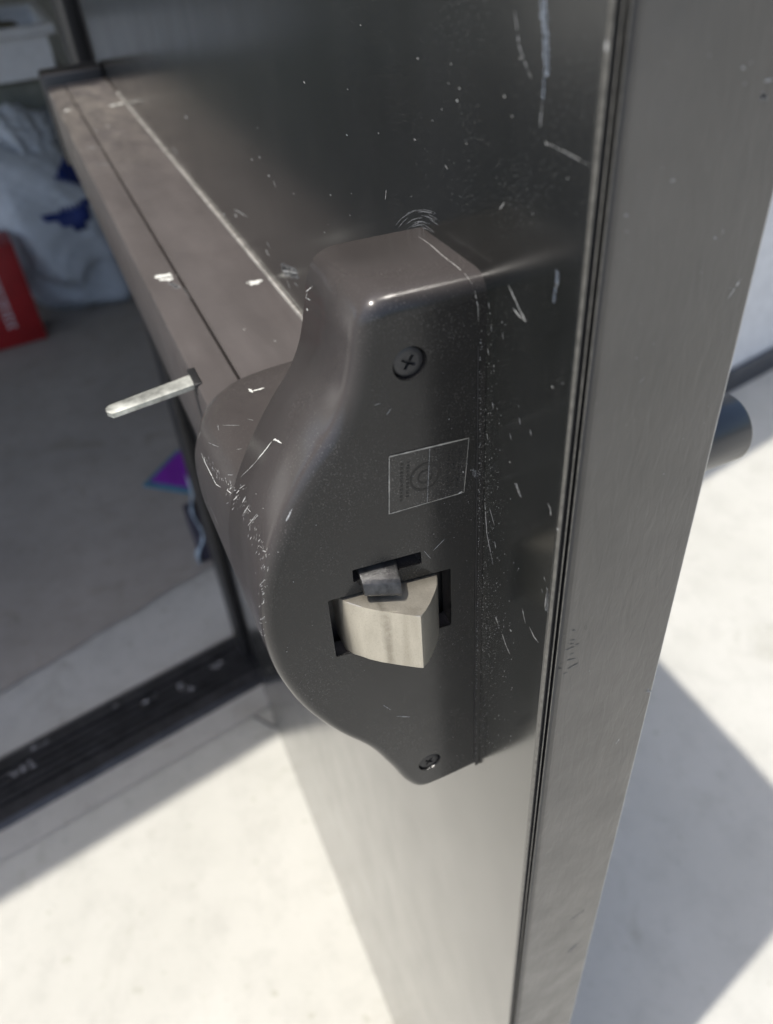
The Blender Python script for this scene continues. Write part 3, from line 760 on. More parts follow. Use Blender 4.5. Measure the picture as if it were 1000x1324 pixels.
  (0.27,[(62.26,60.54,1115.22),(63.33,60.99,1114.3)],(0.0,0.9,0.44)),
  (0.23,[(57.36,62.34,1111.32),(56.8,62.66,1110.57)],(0.0,0.92,0.39)),
  (0.13,[(36.85,64.02,1103.56),(37.0,64.19,1103.43)],(-0.63,0.74,0.23)),
  (0.14,[(36.85,65.71,1096.89),(36.97,66.03,1095.79)],(-0.63,0.76,0.14)),
  (0.11,[(40.25,62.0,1112.12),(40.91,62.5,1110.94)],(0.0,0.92,0.39)),
  (0.11,[(44.0,62.32,1111.36),(44.26,62.74,1110.38)],(0.0,0.92,0.39)),
  (0.13,[(61.23,62.47,1111.02),(61.47,62.96,1109.83)],(0.0,0.93,0.37)),
  (0.13,[(77.4,62.32,1105.97),(76.44,62.62,1105.63)],(0.06,0.82,0.57)),
  (0.13,[(36.86,66.82,1090.08),(37.63,67.32,1089.83)],(-0.47,0.88,0.09)),
  (0.21,[(43.87,62.97,1109.8),(43.69,63.35,1108.84)],(0.0,0.93,0.37)),
  (0.26,[(37.39,65.26,1100.61),(37.8,65.69,1099.8)],(-0.47,0.86,0.21)),
  (0.23,[(37.1,67.51,1083.62),(37.85,67.96,1082.1)],(-0.29,0.96,0.04)),
  (0.21,[(65.75,62.5,1110.95),(65.54,62.89,1110.02)],(0.0,0.93,0.37)),
  (0.24,[(43.04,62.72,1110.42),(43.36,63.0,1109.74)],(0.0,0.93,0.37)),
  (0.25,[(37.74,67.59,1087.5),(39.37,68.06,1086.27)],(-0.1,0.99,0.07)),
  (0.28,[(57.07,62.36,1111.27),(57.45,62.52,1110.89)],(0.0,0.92,0.39)),
  (0.24,[(62.72,60.1,1116.1),(62.27,60.23,1115.84)],(0.0,0.9,0.44)),
  (0.29,[(46.15,62.57,1110.78),(45.79,62.94,1109.9)],(0.0,0.93,0.37)),
  (0.23,[(54.97,61.83,1112.48),(55.41,62.13,1111.82)],(0.0,0.92,0.39)),
  (0.24,[(59.05,61.37,1113.5),(59.43,61.8,1112.56)],(0.0,0.91,0.42)),
  (0.25,[(65.82,64.02,1107.07),(67.28,64.66,1105.26)],(0.0,0.95,0.32)),
  (0.14,[(55.82,61.96,1112.21),(56.42,62.21,1111.64)],(0.0,0.92,0.39)),
  (0.29,[(42.29,61.91,1112.32),(42.54,62.29,1111.44)],(0.0,0.92,0.39)),
  (0.31,[(77.9,63.03,1104.79),(77.74,63.41,1104.15)],(0.05,0.86,0.51)),
  (0.29,[(50.59,61.63,1112.94),(51.04,62.23,1111.58)],(0.0,0.92,0.39)),
  (0.16,[(68.58,62.13,1111.83),(69.01,62.37,1111.26)],(0.0,0.92,0.39)),
  (0.35,[(78.21,63.64,1103.64),(78.06,64.21,1102.42)],(0.04,0.91,0.41)),
  (0.23,[(51.49,63.65,1108.08),(51.61,64.16,1106.7)],(0.0,0.94,0.35)),
  (0.26,[(76.84,62.04,1106.43),(76.33,62.66,1105.58)],(0.06,0.82,0.57)),
  (0.25,[(57.51,63.16,1109.35),(56.75,63.49,1108.5)],(0.0,0.93,0.37)),
  (0.31,[(76.99,61.78,1106.79),(76.87,62.1,1106.34)],(0.06,0.82,0.56)),
  (0.26,[(41.76,63.32,1108.93),(42.12,63.69,1107.98)],(0.0,0.94,0.35)),
  (0.15,[(37.54,67.31,1089.47),(38.65,67.85,1088.03)],(-0.29,0.95,0.07)),
  (0.3,[(52.31,62.04,1112.03),(52.79,62.35,1111.29)],(0.0,0.92,0.39)),
  (0.17,[(40.01,68.26,1082.31),(43.17,68.24,1078.85)],(0.0,1.0,-0.04)),
  (0.31,[(57.57,62.14,1111.79),(57.71,62.62,1110.66)],(0.0,0.92,0.39)),
  (0.13,[(65.45,61.71,1112.74),(66.44,62.37,1111.26)],(0.0,0.92,0.39)),
  (0.28,[(41.3,61.76,1112.64),(41.64,62.06,1111.98)],(0.0,0.92,0.39)),
  (0.29,[(75.25,62.82,1105.43),(74.94,63.34,1104.56)],(0.05,0.86,0.51)),
  (0.12,[(37.84,63.31,1107.47),(37.89,63.8,1106.23)],(-0.47,0.82,0.31)),
  (0.16,[(51.6,62.48,1111.0),(52.17,63.05,1109.6)],(0.0,0.93,0.37)),
  (0.21,[(40.16,62.24,1111.57),(40.67,62.54,1110.85)],(0.0,0.92,0.39)),
  (0.15,[(62.95,63.41,1108.69),(63.09,63.65,1108.09)],(0.0,0.94,0.35)),
  (0.3,[(36.9,65.83,1096.56),(36.95,66.07,1095.51)],(-0.63,0.76,0.14)),
  (0.2,[(36.77,65.1,1099.41),(37.33,65.78,1098.23)],(-0.47,0.86,0.19)),
  (0.16,[(66.36,63.56,1108.31),(67.04,64.07,1106.94)],(0.0,0.94,0.35)),
  (0.15,[(57.71,62.34,1111.31),(57.98,62.54,1110.85)],(0.0,0.92,0.39)),
  (0.18,[(38.74,61.51,1112.64),(38.59,61.9,1111.68)],(-0.29,0.88,0.38)),
  (0.27,[(66.49,62.68,1110.52),(66.32,63.15,1109.37)],(0.0,0.93,0.37)),
  (0.29,[(47.55,61.8,1112.55),(47.57,62.15,1111.78)],(0.0,0.92,0.39)),
  (0.12,[(55.35,61.18,1113.91),(55.53,61.58,1113.04)],(0.0,0.91,0.42)),
  (0.27,[(48.41,61.84,1112.46),(48.42,62.37,1111.26)],(0.0,0.92,0.39)),
  (0.3,[(56.62,61.79,1112.59),(56.17,62.27,1111.48)],(0.0,0.92,0.39)),
  (0.25,[(38.95,68.18,1082.95),(40.26,68.27,1081.27)],(0.0,1.0,-0.0)),
  (0.3,[(47.3,61.87,1112.41),(47.27,62.03,1112.05)],(0.0,0.91,0.42)),
  (0.21,[(38.79,64.02,1106.56),(39.03,64.26,1106.1)],(-0.29,0.9,0.31)),
  (0.31,[(51.59,62.82,1110.19),(51.24,63.19,1109.25)],(0.0,0.93,0.37)),
  (0.23,[(47.66,63.77,1107.75),(47.78,64.14,1106.74)],(0.0,0.94,0.35)),
  (0.29,[(39.16,62.89,1109.77),(39.22,63.3,1108.75)],(-0.1,0.93,0.37)),
  (0.24,[(47.53,62.84,1110.14),(47.43,63.22,1109.18)],(0.0,0.93,0.37)),
  (0.28,[(77.57,62.08,1106.31),(76.25,62.2,1106.26)],(0.06,0.82,0.56)),
  (0.21,[(106.42,64.45,1098.78),(105.72,64.5,1098.72)],(0.04,0.93,0.36)),
  (0.15,[(96.14,64.29,1100.3),(95.44,64.34,1100.23)],(0.04,0.94,0.35)),
  (0.27,[(91.05,63.01,1103.45),(89.48,63.15,1103.38)],(0.05,0.87,0.49)),
  (0.23,[(105.87,65.07,1097.18),(104.66,65.16,1097.04)],(0.03,0.95,0.32)),
  (0.21,[(85.63,63.31,1103.49),(84.79,63.38,1103.46)],(0.05,0.87,0.5)),
  (0.27,[(85.92,63.25,1103.57),(85.32,63.3,1103.54)],(0.05,0.87,0.5)),
  (0.16,[(84.91,62.98,1104.15),(83.32,63.11,1104.07)],(0.05,0.87,0.5)),
  (0.27,[(79.54,62.43,1105.6),(78.72,62.5,1105.57)],(0.06,0.82,0.56)),
  (0.23,[(107.8,64.56,1098.34),(106.14,64.68,1098.19)],(0.04,0.93,0.36)),
  (0.28,[(91.79,63.29,1102.87),(90.26,63.42,1102.81)],(0.05,0.87,0.49)),
  (0.16,[(100.62,64.1,1100.24),(98.99,64.23,1100.13)],(0.04,0.91,0.41)),
  (0.24,[(102.71,64.51,1099.0),(101.32,64.62,1098.87)],(0.03,0.94,0.35)),
  (0.26,[(107.38,64.76,1097.87),(106.09,64.85,1097.75)],(0.04,0.93,0.36)),
  (0.3,[(109.69,64.95,1097.14),(107.97,65.07,1096.97)],(0.03,0.95,0.32)),
  (0.28,[(82.13,62.58,1105.12),(80.54,62.72,1105.07)],(0.05,0.87,0.49)),
  (0.3,[(90.33,64.03,1101.49),(89.52,64.1,1101.43)],(0.04,0.91,0.41)),
  (0.3,[(107.85,65.14,1096.77),(106.8,65.22,1096.65)],(0.03,0.95,0.32)),
  (0.28,[(90.82,64.1,1101.29),(89.73,64.18,1101.22)],(0.04,0.91,0.41)),
  (1.2,[(588.71,26.93,1094.0),(581.82,24.98,1094.0)],(0.0,0.0,1.0)),
  (0.56,[(258.8,38.4,1091.8),(250.17,38.4,1090.51)],(0.0,1.0,0.0)),
  (0.66,[(198.05,26.2,1094.0),(196.31,26.0,1094.0)],(0.0,0.0,1.0)),
  (0.64,[(181.02,17.63,1094.0),(179.39,17.47,1094.0)],(0.0,0.0,1.0)),
  (0.88,[(220.96,0.74,1094.8),(217.27,0.83,1094.8)],(0.0,0.0,1.0)),
 ],
 ('door', 'SMEAR'): [
  (1.17,[(17.99,-0.0,1227.59),(17.74,-0.0,1226.77),(17.49,-0.0,1225.94),(17.23,0.0,1225.12)],(0.0,1.0,0.0)),
  (1.18,[(17.06,0.0,1225.69),(16.95,-0.0,1224.77),(16.84,0.0,1223.85),(16.73,-0.0,1222.91),(16.57,-0.0,1222.08),(16.41,0.0,1221.23),(16.25,0.0,1220.38),(16.09,-0.0,1219.53)],(0.0,1.0,0.0)),
  (0.8,[(15.92,-0.0,1220.14),(15.89,-0.0,1219.16),(15.85,0.0,1218.18),(15.81,0.0,1217.19)],(0.0,1.0,0.0)),
  (0.41,[(16.05,0.0,1217.16),(16.13,0.0,1216.24),(16.21,0.0,1215.31),(16.29,0.0,1214.38),(16.37,0.0,1213.43)],(0.0,1.0,0.0)),
  (0.6,[(7.78,-0.0,1184.12),(7.77,-0.0,1183.03),(7.75,-0.0,1181.92)],(0.0,1.0,0.0)),
  (0.46,[(8.15,-0.0,1180.81),(8.23,0.0,1179.32),(8.31,0.0,1177.81)],(0.0,1.0,0.0)),
 ],
 ('door', 'SCUFF'): [
  (0.42,[(16.54,-0.0,1212.77),(16.59,0.0,1211.88),(16.65,-0.0,1210.98),(16.7,-0.0,1210.08),(16.75,0.0,1209.16),(16.8,0.0,1208.24)],(0.0,1.0,0.0)),
  (0.44,[(27.08,-0.0,1225.79),(26.79,0.0,1224.99),(26.5,0.0,1224.18),(26.21,0.0,1223.36),(25.92,-0.0,1222.55),(25.63,-0.0,1221.73),(25.33,-0.0,1220.9),(25.04,0.0,1220.08),(24.28,0.0,1219.32),(23.53,-0.0,1218.57),(22.78,-0.0,1217.82),(22.03,0.0,1217.08),(21.28,0.0,1216.33)],(0.0,1.0,0.0)),
  (0.66,[(17.27,0.0,1223.42),(16.67,-0.0,1222.35),(16.06,0.0,1221.28)],(0.0,1.0,0.0)),
  (0.67,[(16.53,0.0,1221.22),(16.37,0.0,1220.37),(16.21,0.0,1219.51),(16.05,0.0,1218.65),(15.88,-0.0,1217.78)],(0.0,1.0,0.0)),
  (0.12,[(79.43,-0.0,1170.93),(75.28,-0.0,1173.28),(71.33,0.0,1175.13)],(0.0,1.0,0.0)),
  (0.21,[(78.89,0.0,1173.86),(74.53,0.0,1175.91),(70.39,0.0,1177.48)],(0.0,1.0,0.0)),
  (0.2,[(67.99,0.0,1176.72),(64.26,0.0,1177.37),(60.67,0.0,1177.62)],(0.0,1.0,0.0)),
  (0.18,[(65.74,-0.0,1176.85),(62.49,-0.0,1177.05),(59.34,-0.0,1176.87)],(0.0,1.0,0.0)),
  (0.16,[(84.4,0.0,1168.45),(80.94,0.0,1171.14),(77.67,0.0,1173.31)],(0.0,1.0,0.0)),
  (0.13,[(69.27,-0.0,1176.42),(65.37,-0.0,1177.28),(61.61,-0.0,1177.72)],(0.0,1.0,0.0)),
  (0.12,[(86.16,-0.0,1168.57),(82.65,-0.0,1171.27),(79.33,0.0,1173.45)],(0.0,1.0,0.0)),
  (0.14,[(75.41,0.0,1172.5),(71.04,0.0,1174.33),(66.87,0.0,1175.68)],(0.0,1.0,0.0)),
  (0.13,[(68.43,-0.0,1178.16),(64.54,0.0,1179.03),(60.8,0.0,1179.49)],(0.0,1.0,0.0)),
  (0.16,[(72.26,-0.0,1173.81),(68.06,-0.0,1175.05),(64.04,0.0,1175.85)],(0.0,1.0,0.0)),
  (0.12,[(76.22,0.0,1171.06),(71.88,-0.0,1173.13),(67.76,0.0,1174.7)],(0.0,1.0,0.0)),
  (0.16,[(82.8,0.0,1171.15),(78.72,0.0,1173.61),(74.86,0.0,1175.56)],(0.0,1.0,0.0)),
  (0.23,[(82.53,0.0,1171.34),(78.42,0.0,1173.78),(74.52,0.0,1175.7)],(0.0,1.0,0.0)),
  (0.12,[(75.45,-0.0,1171.4),(71.08,0.0,1173.32),(66.92,-0.0,1174.75)],(0.0,1.0,0.0)),
  (0.17,[(78.46,0.0,1169.95),(74.41,0.0,1172.37),(70.56,-0.0,1174.27)],(0.0,1.0,0.0)),
  (0.14,[(65.66,0.0,1177.79),(62.24,-0.0,1178.17),(58.92,-0.0,1178.15)],(0.0,1.0,0.0)),
  (0.15,[(76.79,-0.0,1172.68),(72.43,0.0,1174.66),(68.28,0.0,1176.16)],(0.0,1.0,0.0)),
  (0.16,[(68.14,0.0,1174.43),(64.92,-0.0,1174.58),(61.79,0.0,1174.32)],(0.0,1.0,0.0)),
  (0.12,[(71.77,0.0,1176.58),(67.59,0.0,1177.84),(63.59,0.0,1178.67)],(0.0,1.0,0.0)),
  (0.15,[(78.04,0.0,1170.23),(73.91,0.0,1172.58),(69.98,0.0,1174.43)],(0.0,1.0,0.0)),
  (0.2,[(76.87,0.0,1174.87),(72.5,-0.0,1176.71),(68.34,0.0,1178.09)],(0.0,1.0,0.0)),
  (0.1,[(70.1,-0.0,1173.43),(66.46,0.0,1173.93),(62.95,0.0,1174.01)],(0.0,1.0,0.0)),
  (0.15,[(69.51,0.0,1177.48),(65.52,-0.0,1178.46),(61.7,-0.0,1179.03)],(0.0,1.0,0.0)),
  (0.15,[(73.74,0.0,1171.72),(65.26,0.0,1174.28)],(0.0,1.0,0.0)),
  (3.01,[(217.05,0.0,1107.53),(205.82,-0.0,1110.63),(195.22,-0.0,1113.55)],(0.0,1.0,0.0)),
  (0.78,[(18.64,-0.0,1124.24),(17.51,0.0,1123.03),(16.39,-0.0,1121.83)],(0.0,1.0,0.0)),
  (0.44,[(34.45,0.0,1109.33),(34.21,0.0,1107.51),(33.97,-0.0,1105.67),(33.72,0.0,1103.82),(33.47,0.0,1101.95),(33.22,0.0,1100.06),(32.96,0.0,1098.15),(32.71,-0.0,1096.23),(31.92,0.0,1094.45),(31.14,0.0,1092.67),(30.35,-0.0,1090.87),(29.55,-0.0,1089.07),(28.75,-0.0,1087.25)],(0.0,1.0,0.0)),
  (0.3,[(31.76,0.0,1107.1),(30.69,0.0,1105.56),(29.62,-0.0,1104.0),(28.55,-0.0,1102.45)],(0.0,1.0,0.0)),
  (0.36,[(34.35,0.0,1167.11),(33.76,-0.0,1165.62)],(0.0,1.0,0.0)),
  (0.36,[(33.07,0.0,1161.81),(32.46,0.0,1160.28)],(0.0,1.0,0.0)),
  (0.37,[(34.3,-0.0,1155.14),(33.68,0.0,1153.56)],(0.0,1.0,0.0)),
  (0.39,[(31.48,0.0,1141.38),(30.83,0.0,1139.69)],(0.0,1.0,0.0)),
  (0.4,[(33.86,0.0,1130.57),(33.18,0.0,1128.78)],(0.0,1.0,0.0)),
  (0.44,[(28.29,0.0,1096.81),(27.53,-0.0,1094.74)],(0.0,1.0,0.0)),
  (0.38,[(22.58,0.0,1137.43),(21.91,0.0,1135.77)],(0.0,1.0,0.0)),
  (0.37,[(18.79,-0.0,1144.16),(18.13,0.0,1142.57)],(0.0,1.0,0.0)),
  (0.35,[(27.73,0.0,1162.22),(27.12,0.0,1160.74)],(0.0,1.0,0.0)),
  (0.36,[(13.95,-0.0,1143.76),(13.29,-0.0,1142.2)],(0.0,1.0,0.0)),
  (0.8,[(1.39,-0.0,1102.12),(1.34,0.0,1100.19),(1.29,0.0,1098.23),(1.23,-0.0,1096.24),(1.17,-0.0,1094.23)],(0.0,1.0,0.0)),
  (0.52,[(-0.0,-28.37,1216.71),(0.0,-29.11,1216.42)],(-1.0,0.0,0.0)),
  (0.33,[(0.0,-29.59,1214.02),(0.0,-30.06,1213.83)],(-1.0,0.0,0.0)),
  (0.68,[(0.0,-34.44,1211.3),(-0.0,-35.43,1210.9)],(-1.0,0.0,0.0)),
  (0.55,[(0.0,-17.13,1200.3),(-0.0,-17.89,1199.95)],(-1.0,0.0,0.0)),
  (0.56,[(0.0,-7.83,1196.01),(-0.0,-8.55,1195.64)],(-1.0,0.0,0.0)),
  (0.35,[(0.0,-8.61,1192.86),(0.0,-9.07,1192.62)],(-1.0,0.0,0.0)),
  (0.3,[(-0.0,-31.7,1188.21),(0.0,-32.13,1188.0)],(-1.0,0.0,0.0)),
  (0.53,[(-0.0,-29.97,1187.11),(0.0,-30.72,1186.74)],(-1.0,0.0,0.0)),
  (0.31,[(0.0,-28.36,1180.39),(-0.0,-28.79,1180.16)],(-1.0,0.0,0.0)),
  (0.99,[(-0.0,-41.29,1037.48),(0.1,-42.88,1035.77)],(-0.99,-0.16,0.0)),
  (0.54,[(0.0,-34.1,1213.79),(0.0,-36.04,1213.63)],(-1.0,0.0,0.0)),
  (1.1,[(0.0,-30.58,839.83),(-0.0,-32.7,842.47),(0.0,-34.81,845.09)],(-1.0,0.0,0.0)),
  (0.69,[(0.0,-28.0,878.84),(-0.0,-30.32,879.91),(-0.0,-32.64,880.98),(0.0,-34.95,882.05)],(-1.0,0.0,0.0)),
  (0.33,[(0.0,-17.23,1158.29),(-0.0,-18.67,1159.19)],(-1.0,0.0,0.0)),
  (0.93,[(490.39,0.0,456.34),(460.36,0.0,485.66)],(0.0,1.0,0.0)),
 ],
 ('door', 'NICK'): [
  (0.55,[(0.73,-5.87,1082.44),(0.07,-7.0,1082.84)],(-0.99,0.11,0.0)),
  (0.55,[(0.64,-5.99,1080.56),(0.06,-7.05,1080.92)],(-0.99,0.11,0.0)),
  (0.56,[(0.2,-6.48,1076.19),(-0.0,-7.61,1076.12),(0.0,-9.64,1076.01)],(-1.0,0.0,0.0)),
  (0.55,[(0.0,-7.93,1077.91),(0.0,-9.23,1077.54)],(-1.0,0.0,0.0)),
  (0.56,[(0.0,-9.83,1076.56),(0.0,-11.1,1076.54)],(-1.0,0.0,0.0)),
  (0.56,[(0.0,-8.38,1073.36),(0.0,-9.79,1073.26)],(-1.0,0.0,0.0)),
  (0.56,[(0.42,-6.21,1072.42),(-0.0,-7.68,1072.74)],(-1.0,0.0,0.0)),
  (0.57,[(0.0,-7.58,1071.11),(0.0,-10.6,1070.45)],(-1.0,0.0,0.0)),
  (0.57,[(0.71,-5.89,1069.73),(0.07,-6.9,1070.73)],(-0.99,0.11,0.0)),
  (0.57,[(0.92,-5.45,1067.5),(0.2,-6.47,1068.08)],(-0.75,0.66,0.0)),
  (0.57,[(0.0,-8.24,1066.95),(-0.0,-10.01,1067.34),(-0.0,-11.79,1067.72)],(-1.0,0.0,0.0)),
  (0.55,[(-0.0,-7.76,1079.63),(0.0,-9.58,1078.98)],(-1.0,0.0,0.0)),
  (0.55,[(0.0,-8.11,1083.6),(0.0,-9.14,1083.22)],(-1.0,0.0,0.0)),
  (0.55,[(0.68,-5.92,1078.93),(0.01,-7.5,1078.62)],(-0.99,0.11,0.0)),
  (0.57,[(0.06,-6.87,1065.4),(0.0,-8.38,1065.47)],(-1.0,0.0,0.0)),
  (0.17,[(-0.0,-13.05,1082.29),(-0.0,-12.98,1081.74)],(-1.0,0.0,0.0)),
  (0.17,[(0.0,-12.98,1081.74),(-0.0,-12.66,1081.67)],(-1.0,0.0,0.0)),
  (0.17,[(-0.0,-12.67,1081.66),(-0.0,-12.3,1082.11)],(-1.0,0.0,0.0)),
  (0.17,[(0.0,-12.3,1082.1),(-0.0,-12.09,1082.8)],(-1.0,0.0,0.0)),
  (0.17,[(0.0,-12.09,1082.79),(-0.0,-12.16,1083.34)],(-1.0,0.0,0.0)),
  (0.17,[(-0.0,-12.16,1083.34),(0.0,-12.47,1083.41)],(-1.0,0.0,0.0)),
  (0.17,[(0.0,-12.47,1083.42),(0.0,-12.84,1082.98)],(-1.0,0.0,0.0)),
  (0.17,[(0.0,-12.84,1082.99),(0.0,-13.05,1082.28)],(-1.0,0.0,0.0)),
 ],
 ('exit_device', 'CHIP'): [
  (0.5,[(111.29,64.81,1097.33),(105.08,64.95,1097.59),(101.06,64.94,1098.03),(97.14,64.92,1098.47),(93.31,64.91,1098.89),(89.57,64.9,1099.3),(84.33,64.3,1101.53)],(0.04,0.94,0.35)),
  (0.42,[(60.96,55.3,1124.34),(60.0,54.19,1126.07),(59.11,53.09,1127.74),(58.13,51.2,1130.48)],(0.0,0.83,0.56)),
  (0.61,[(58.32,51.12,1130.59),(57.1,50.4,1131.59),(53.11,49.7,1132.55)],(0.0,0.81,0.59)),
  (1.34,[(125.76,42.22,1107.62),(121.89,41.88,1108.05)],(0.11,0.03,0.99)),
  (1.34,[(123.06,41.56,1107.93),(122.9,39.5,1108.01),(122.76,37.43,1108.07)],(0.1,0.02,0.99)),
  (4.93,[(273.19,50.01,1094.2),(273.2,45.03,1094.2),(271.49,42.31,1094.2),(272.51,39.28,1093.09)],(0.0,0.0,1.0)),
  (3.76,[(269.13,48.52,1094.2),(267.69,45.4,1094.2),(266.24,42.28,1094.2)],(0.0,0.0,1.0)),
  (3.31,[(242.66,11.98,1094.0),(242.12,7.92,1094.0),(240.94,4.44,1094.0)],(0.0,0.0,1.0)),
  (2.93,[(240.16,11.18,1094.0),(239.22,6.49,1094.0)],(0.0,0.0,1.0)),
  (6.49,[(661.57,50.82,1094.2),(660.14,45.26,1094.2)],(0.0,0.0,1.0)),
  (5.88,[(651.12,13.81,1094.0),(653.44,8.9,1094.0),(651.99,3.27,1094.0)],(0.0,0.0,1.0)),
 ],
 ('exit_device', 'SCUFF'): [
  (0.49,[(36.74,53.71,1124.08),(36.76,54.77,1122.46),(36.79,55.84,1120.81)],(-0.63,0.65,0.42)),
  (0.21,[(89.46,56.32,1109.83),(87.84,54.8,1110.47)],(0.1,0.29,0.95)),
  (0.23,[(109.84,57.49,1107.29),(106.18,58.18,1107.28)],(0.09,0.48,0.87)),
  (0.22,[(107.28,62.14,1103.22),(102.7,61.24,1104.92),(98.55,60.34,1106.37)],(0.06,0.79,0.61)),
  (0.23,[(107.52,56.38,1107.99),(105.53,54.87,1108.68),(103.91,53.32,1109.12),(102.48,51.75,1109.45)],(0.1,0.17,0.98)),
  (0.21,[(83.03,61.72,1106.27),(79.34,60.4,1108.23)],(0.07,0.73,0.69)),
  (0.23,[(104.66,48.52,1109.49),(102.51,47.0,1109.8)],(0.1,0.06,0.99)),
  (0.37,[(35.0,32.02,1025.24),(35.0,29.68,1023.53),(35.0,27.31,1021.81)],(-1.0,0.0,0.0)),
  (0.26,[(35.0,36.22,1033.88),(35.0,33.71,1029.77)],(-1.0,0.0,0.0)),
  (0.84,[(35.0,3.41,1118.89),(35.0,2.44,1116.41)],(-1.0,0.0,0.0)),
  (0.18,[(35.0,30.12,1148.11),(35.0,28.51,1148.25)],(-1.0,0.0,0.0)),
  (0.19,[(35.0,27.17,1144.53),(35.0,25.85,1145.87)],(-1.0,0.0,0.0)),
  (0.26,[(35.0,12.49,1097.62),(35.0,13.74,1096.66),(35.0,14.99,1095.7),(35.0,16.25,1094.75)],(-1.0,0.0,0.0)),
  (0.22,[(35.0,19.14,1096.01),(35.0,17.07,1092.06)],(-1.0,0.0,0.0)),
  (0.29,[(57.61,62.83,1110.18),(57.66,63.07,1109.56)],(0.0,0.93,0.37)),
  (0.15,[(64.41,60.73,1114.82),(64.97,61.05,1114.19)],(0.0,0.9,0.44)),
  (0.14,[(60.78,62.03,1112.06),(60.83,62.2,1111.64)],(0.0,0.92,0.39)),
  (0.25,[(59.51,61.18,1113.92),(60.13,61.61,1112.96)],(0.0,0.91,0.42)),
  (0.21,[(65.31,60.76,1114.77),(65.33,61.05,1114.18)],(0.0,0.9,0.44)),
  (0.13,[(36.42,66.57,1088.9),(36.77,66.91,1088.45)],(-0.63,0.77,0.08)),
  (0.2,[(37.03,66.93,1090.39),(37.82,67.53,1088.65)],(-0.47,0.88,0.09)),
  (0.33,[(38.51,68.16,1081.9),(41.03,68.26,1079.72)],(0.0,1.0,-0.0)),
  (0.15,[(36.78,65.67,1096.83),(37.05,65.79,1097.38)],(-0.63,0.76,0.15)),
  (0.26,[(64.34,62.61,1110.69),(65.0,62.82,1110.18)],(0.0,0.92,0.39)),
  (0.31,[(67.23,62.13,1111.82),(68.46,62.57,1110.77)],(0.0,0.92,0.39)),
  (0.18,[(38.26,63.34,1107.94),(38.87,63.96,1106.79)],(-0.29,0.9,0.34)),
  (0.17,[(46.15,62.05,1112.02),(46.4,62.57,1110.77)],(0.0,0.92,0.39)),
  (0.14,[(36.94,62.58,1107.79),(37.13,62.94,1107.27)],(-0.63,0.72,0.28)),
  (0.11,[(38.63,63.83,1106.94),(38.79,64.38,1105.56)],(-0.29,0.9,0.31)),
  (0.12,[(44.03,62.41,1111.15),(43.86,62.53,1110.87)],(0.0,0.92,0.39)),
  (0.27,[(36.37,64.14,1101.68),(36.54,64.24,1101.94)],(-0.63,0.74,0.21)),
  (0.21,[(37.54,65.14,1101.41),(38.39,65.75,1100.51)],(-0.29,0.93,0.23)),
  (0.28,[(37.03,65.32,1099.42),(37.38,65.77,1098.43)],(-0.47,0.86,0.19)),
  (0.18,[(66.51,63.62,1108.16),(67.32,64.05,1107.0)],(0.0,0.94,0.35)),
  (0.18,[(65.4,62.82,1110.19),(65.42,63.02,1109.69)],(0.0,0.93,0.37)),
  (0.24,[(39.94,63.37,1108.76),(40.56,63.83,1107.6)],(0.0,0.94,0.35)),
  (0.28,[(43.47,63.53,1108.4),(44.23,64.11,1106.83)],(0.0,0.94,0.35)),
  (0.15,[(63.33,62.03,1112.05),(63.74,62.6,1110.71)],(0.0,0.92,0.39)),
  (0.13,[(74.58,62.22,1106.39),(74.35,62.49,1106.04)],(0.06,0.82,0.57)),
  (0.13,[(36.69,66.67,1090.16),(37.18,67.11,1089.46)],(-0.47,0.88,0.09)),
  (0.16,[(74.48,64.3,1102.6),(76.61,64.82,1100.84)],(0.03,0.95,0.32)),
  (0.11,[(61.08,59.98,1116.32),(61.44,60.3,1115.7)],(0.0,0.9,0.44)),
  (0.18,[(97.22,63.96,1100.92),(95.72,64.08,1100.82)],(0.04,0.91,0.41)),
  (0.2,[(103.9,64.39,1099.21),(102.97,64.46,1099.13)],(0.04,0.93,0.36)),
  (0.24,[(96.63,63.93,1101.05),(95.51,64.02,1100.97)],(0.04,0.91,0.41)),
  (0.15,[(90.25,63.1,1103.38),(88.61,63.24,1103.31)],(0.05,0.87,0.49)),
  (0.2,[(93.82,63.38,1102.51),(91.93,63.53,1102.43)],(0.04,0.91,0.41)),
  (0.3,[(98.21,63.42,1101.97),(96.52,63.56,1101.88)],(0.04,0.91,0.41)),
  (0.28,[(75.94,61.8,1106.88),(74.79,61.91,1106.84)],(0.06,0.82,0.56)),
  (0.23,[(92.18,63.71,1102.0),(91.2,63.79,1101.93)],(0.04,0.91,0.41)),
  (0.15,[(77.01,62.07,1106.38),(75.96,62.16,1106.34)],(0.06,0.82,0.56)),
  (0.27,[(95.4,63.89,1101.27),(93.47,64.04,1101.13)],(0.04,0.91,0.41)),
  (0.23,[(79.07,61.84,1106.5),(77.49,61.99,1106.45)],(0.06,0.82,0.56)),
  (0.16,[(78.21,61.55,1106.97),(77.58,61.61,1106.95)],(0.06,0.79,0.61)),
  (0.29,[(103.13,63.75,1100.76),(101.67,63.86,1100.66)],(0.04,0.91,0.41)),
  (0.19,[(88.14,63.63,1102.61),(86.89,63.73,1102.52)],(0.04,0.91,0.41)),
  (0.25,[(91.43,63.78,1101.92),(89.59,63.93,1101.79)],(0.04,0.91,0.41)),
  (0.29,[(85.81,63.2,1103.67),(85.14,63.25,1103.64)],(0.05,0.87,0.5)),
  (0.29,[(83.64,62.43,1105.17),(82.45,62.54,1105.14)],(0.06,0.82,0.56)),
  (0.3,[(104.77,64.48,1098.88),(103.51,64.57,1098.76)],(0.04,0.93,0.36)),
  (0.24,[(97.39,64.1,1100.58),(95.87,64.22,1100.47)],(0.04,0.91,0.41)),
